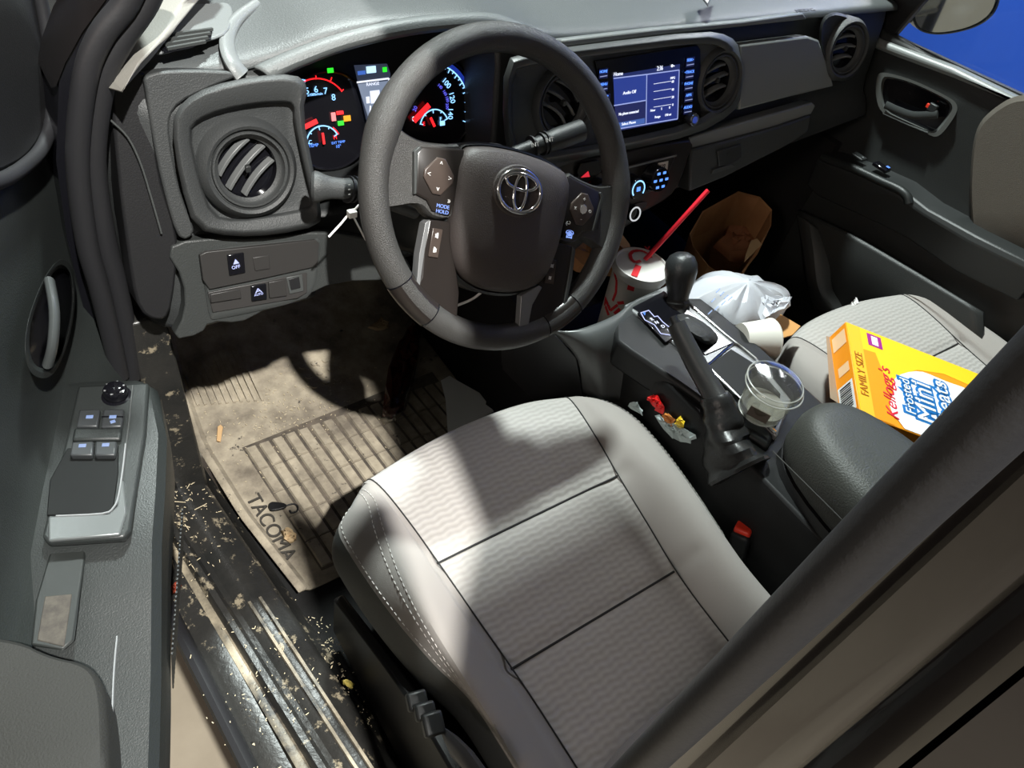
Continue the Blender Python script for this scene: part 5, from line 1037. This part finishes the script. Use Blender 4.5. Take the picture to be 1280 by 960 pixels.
for i, (x, y, x2, y2) in enumerate(((944, 461, 951, 462), (951, 462, 950, 467), (966, 474, 969, 469), (984, 482, 988, 480), (948, 468, 949, 470))):
    v, f = bar(Z(x, y, .462), Z(x2, y2, .462), .0014, (0, 0, 1), .0006); mk('dark_mark', v, f, BLACK, bw)
o = rbox('rim_label', BM @ V((-.030, -.014, .024)), (.002, .03, .018), mat('label_brown', (.13, .11, .09), .5), bw, bevel=.0005, R=Matrix.Rotation(rad(25), 3, 'Z'))
# cereal carton
A = Z(1057, 402, .425); Bq = Z(1220, 466, .385); Cq = Z(1059, 471, .415)
d1 = (Bq-A).normalized(); nn = d1.cross(Cq-A).normalized(); nn = nn if nn.z > 0 else -nn; d2 = nn.cross(d1).normalized(); d2 = d2 if d2.dot(Cq-A) > 0 else -d2
LN_, WD, TH = .305, .195, .046
box = thing('cereal_box', A - nn*TH, 'orange and yellow family-size cereal box lying on the far seat', 'box')
def bxp(u, v, h=0): return A + d1*u*LN_ + d2*v*WD + nn*h
OR = mat('box_orange', (.95, .32, .01), .45); YE = mat('box_yellow', (1.0, .62, .02), .42); WB = mat('box_white', (.85, .85, .84), .4); BL = mat('box_blue', (.01, .16, .48), .45); PU = mat('box_purple', (.35, .02, .25), .45)
prism('carton', [bxp(0, 0), bxp(1, 0), bxp(1, 1), bxp(0, 1)], -nn*TH, OR, box, bevel=.0012)
def fp(name, uv, m, h=.0004, parent=box): return multi(name, [([bxp(u, v, h) for u, v in uv], [tuple(range(len(uv)))])], m, parent)
fp('yellow_face', [(.005, .005), (.995, .005), (.995, .22), (.60, .18), (.42, .26), (.30, .40), (.2, .62), (.2, .99), (.005, .99)], YE)
fp('pale_stripe', [(.008, .01), (.085, .01), (.085, .99), (.008, .99)], mat('box_amber', (1.0, .50, .03), .42), .0006)
fp('orange_band', [(.085, .26), (.16, .25), (.2, .55), (.2, .99), (.085, .99)], mat('box_orange', (0, 0, 0)), .0007)
cu, cv = .60, .74
fp('white_cloud', [(cu+.40*math.cos(a)*(1+.05*math.sin(7*a)), cv+.50*math.sin(a)*(1+.05*math.cos(6*a))) if cu+.40*math.cos(a) < .99 and cv+.5*math.sin(a) < .99 else (min(.99, cu+.40*math.cos(a)), min(.99, cv+.5*math.sin(a))) for a in [2*math.pi*k/48 for k in range(48)]], WB, .0010)
fp('purple_mark', [(.125, .04), (.215, .04), (.215, .18), (.125, .18)], PU, .0008); fp('purple_mark', [(.15, .06), (.19, .06), (.19, .16), (.15, .16)], WB, .001)
FB = lambda u, v, h=.0013: frame(bxp(u, v, h), -d2, -d1, nn)       # letters run across the width of the box
text('box_text', 'FAMILY SIZE', .020, FB(.048, .56), mat('box_brown', (.45, .16, .01), .45), box, sx=.85)
text('box_text', 'Kellogg\'s', .030, FB(.20, .66), mat('box_red', (.7, .02, .05), .45), box, shear=.3)
for s, sz, u in (('Frosted', .026, .315), ('Mini', .056, .42), ('Wheats', .044, .545)):
    t_ = text('box_lettering', s, sz, FB(u, .62, .0012), BL, box, sx=.9); t_.data.offset = .0045
    text('box_lettering', s, sz, FB(u, .62, .0020), WB, box, sx=.9)
text('box_text', 'ORIGINAL', .010, FB(.66, .66), BL, box)
ef = lambda u, v: A - nn*TH*u + d2*WD*v - d1*.0006
multi('end_panel', [([ef(.1, .06), ef(.1, .22), ef(.8, .22), ef(.8, .06)], [(0, 1, 2, 3)])], mat('box_pale_orange', (.95, .62, .35), .5), box)
multi('end_panel', [([ef(.15, .42), ef(.15, .52), ef(.7, .52), ef(.7, .42)], [(0, 1, 2, 3)]), ], mat('box_pale_orange', (.95, .62, .35), .5), box)
multi('barcode_panel', [([ef(.1, .62), ef(.1, .92), ef(.85, .92), ef(.85, .62)], [(0, 1, 2, 3)])], WB, box)
multi('barcode', [bar(ef(.2, .65+.022*k) - d1*.0003, ef(.75, .65+.022*k) - d1*.0003, .0018 if k % 3 else .003, -d1, .0002) for k in range(11)], BLACK, box)
prism('torn_flap', [A-nn*TH*.9+d2*.0, A-nn*TH*.9+d2*WD*.75, A-nn*TH*1.0+d2*WD*.7-d1*.010, A-nn*TH*.75+d2*WD*.05-d1*.012], -d1*.001, mat('flap_grey', (.30, .22, .15), .7), box)
# wrappers wedged beside the seat
def wrap(name, px, z, m, seed, label, h=.012):
    o = crumple(name, dens([X(x, y, z) for x, y in px], 2), 0, h, m, seed, sm=False); tag(o, label, 'wrapper'); return o
wrap('candy_wrapper', [(808, 500), (812, 496), (822, 502), (828, 510), (826, 519), (820, 515), (815, 508)], .232, mat('wrapper_red', (.80, .02, .02), .3), 41, 'red candy wrapper wedged between the near seat and the console')
wrap('candy_wrapper', [(843, 528), (848, 524), (855, 530), (852, 537), (845, 534)], .234, mat('wrapper_yellow', (.85, .60, .03), .35), 42, 'yellow candy wrapper wedged between the near seat and the console', .008)
wrap('candy_wrapper', [(828, 520), (834, 520), (842, 528), (838, 533), (830, 527)], .233, mat('wrapper_orange', (.65, .25, .06), .4), 43, 'orange-brown wrapper between the red and the yellow ones', .008)
wrap('clear_wrapper', [(818, 522), (830, 530), (846, 538), (868, 548), (864, 558), (850, 552), (838, 548), (828, 540)], .234, mat('pale_film', (.42, .50, .50), .25), 44, 'pale crinkled plastic wrapper below the coloured wrappers, beside the near seat', .014)
wrap('clear_wrapper', [(785, 508), (795, 505), (800, 512), (803, 520), (794, 516)], .225, mat('pale_film', (0, 0, 0)), 45, 'small pale plastic corner poking up in front of the red wrapper', .008)
o = crumple('paper_scrap', dens([Z(x, y, .30) for x, y in ((1062, 382), (1068, 375), (1072, 384), (1066, 388))], 2), 0, .01, WHITE, 51); tag(o, 'tiny white paper scrap at the far front edge of the passenger seat', 'paper')

# lettering becomes plain mesh objects
bpy.context.view_layer.update(); _dg = bpy.context.evaluated_depsgraph_get()
for o in TXT:
    me = bpy.data.meshes.new_from_object(o.evaluated_get(_dg)); nm_ = o.name; m_ = o.data.materials[0]
    n_ = bpy.data.objects.new('t', me); col.objects.link(n_); n_.parent = o.parent; n_.matrix_basis = o.matrix_basis.copy()
    if not len(me.materials): me.materials.append(m_)
    bpy.data.objects.remove(o); n_.name = nm_
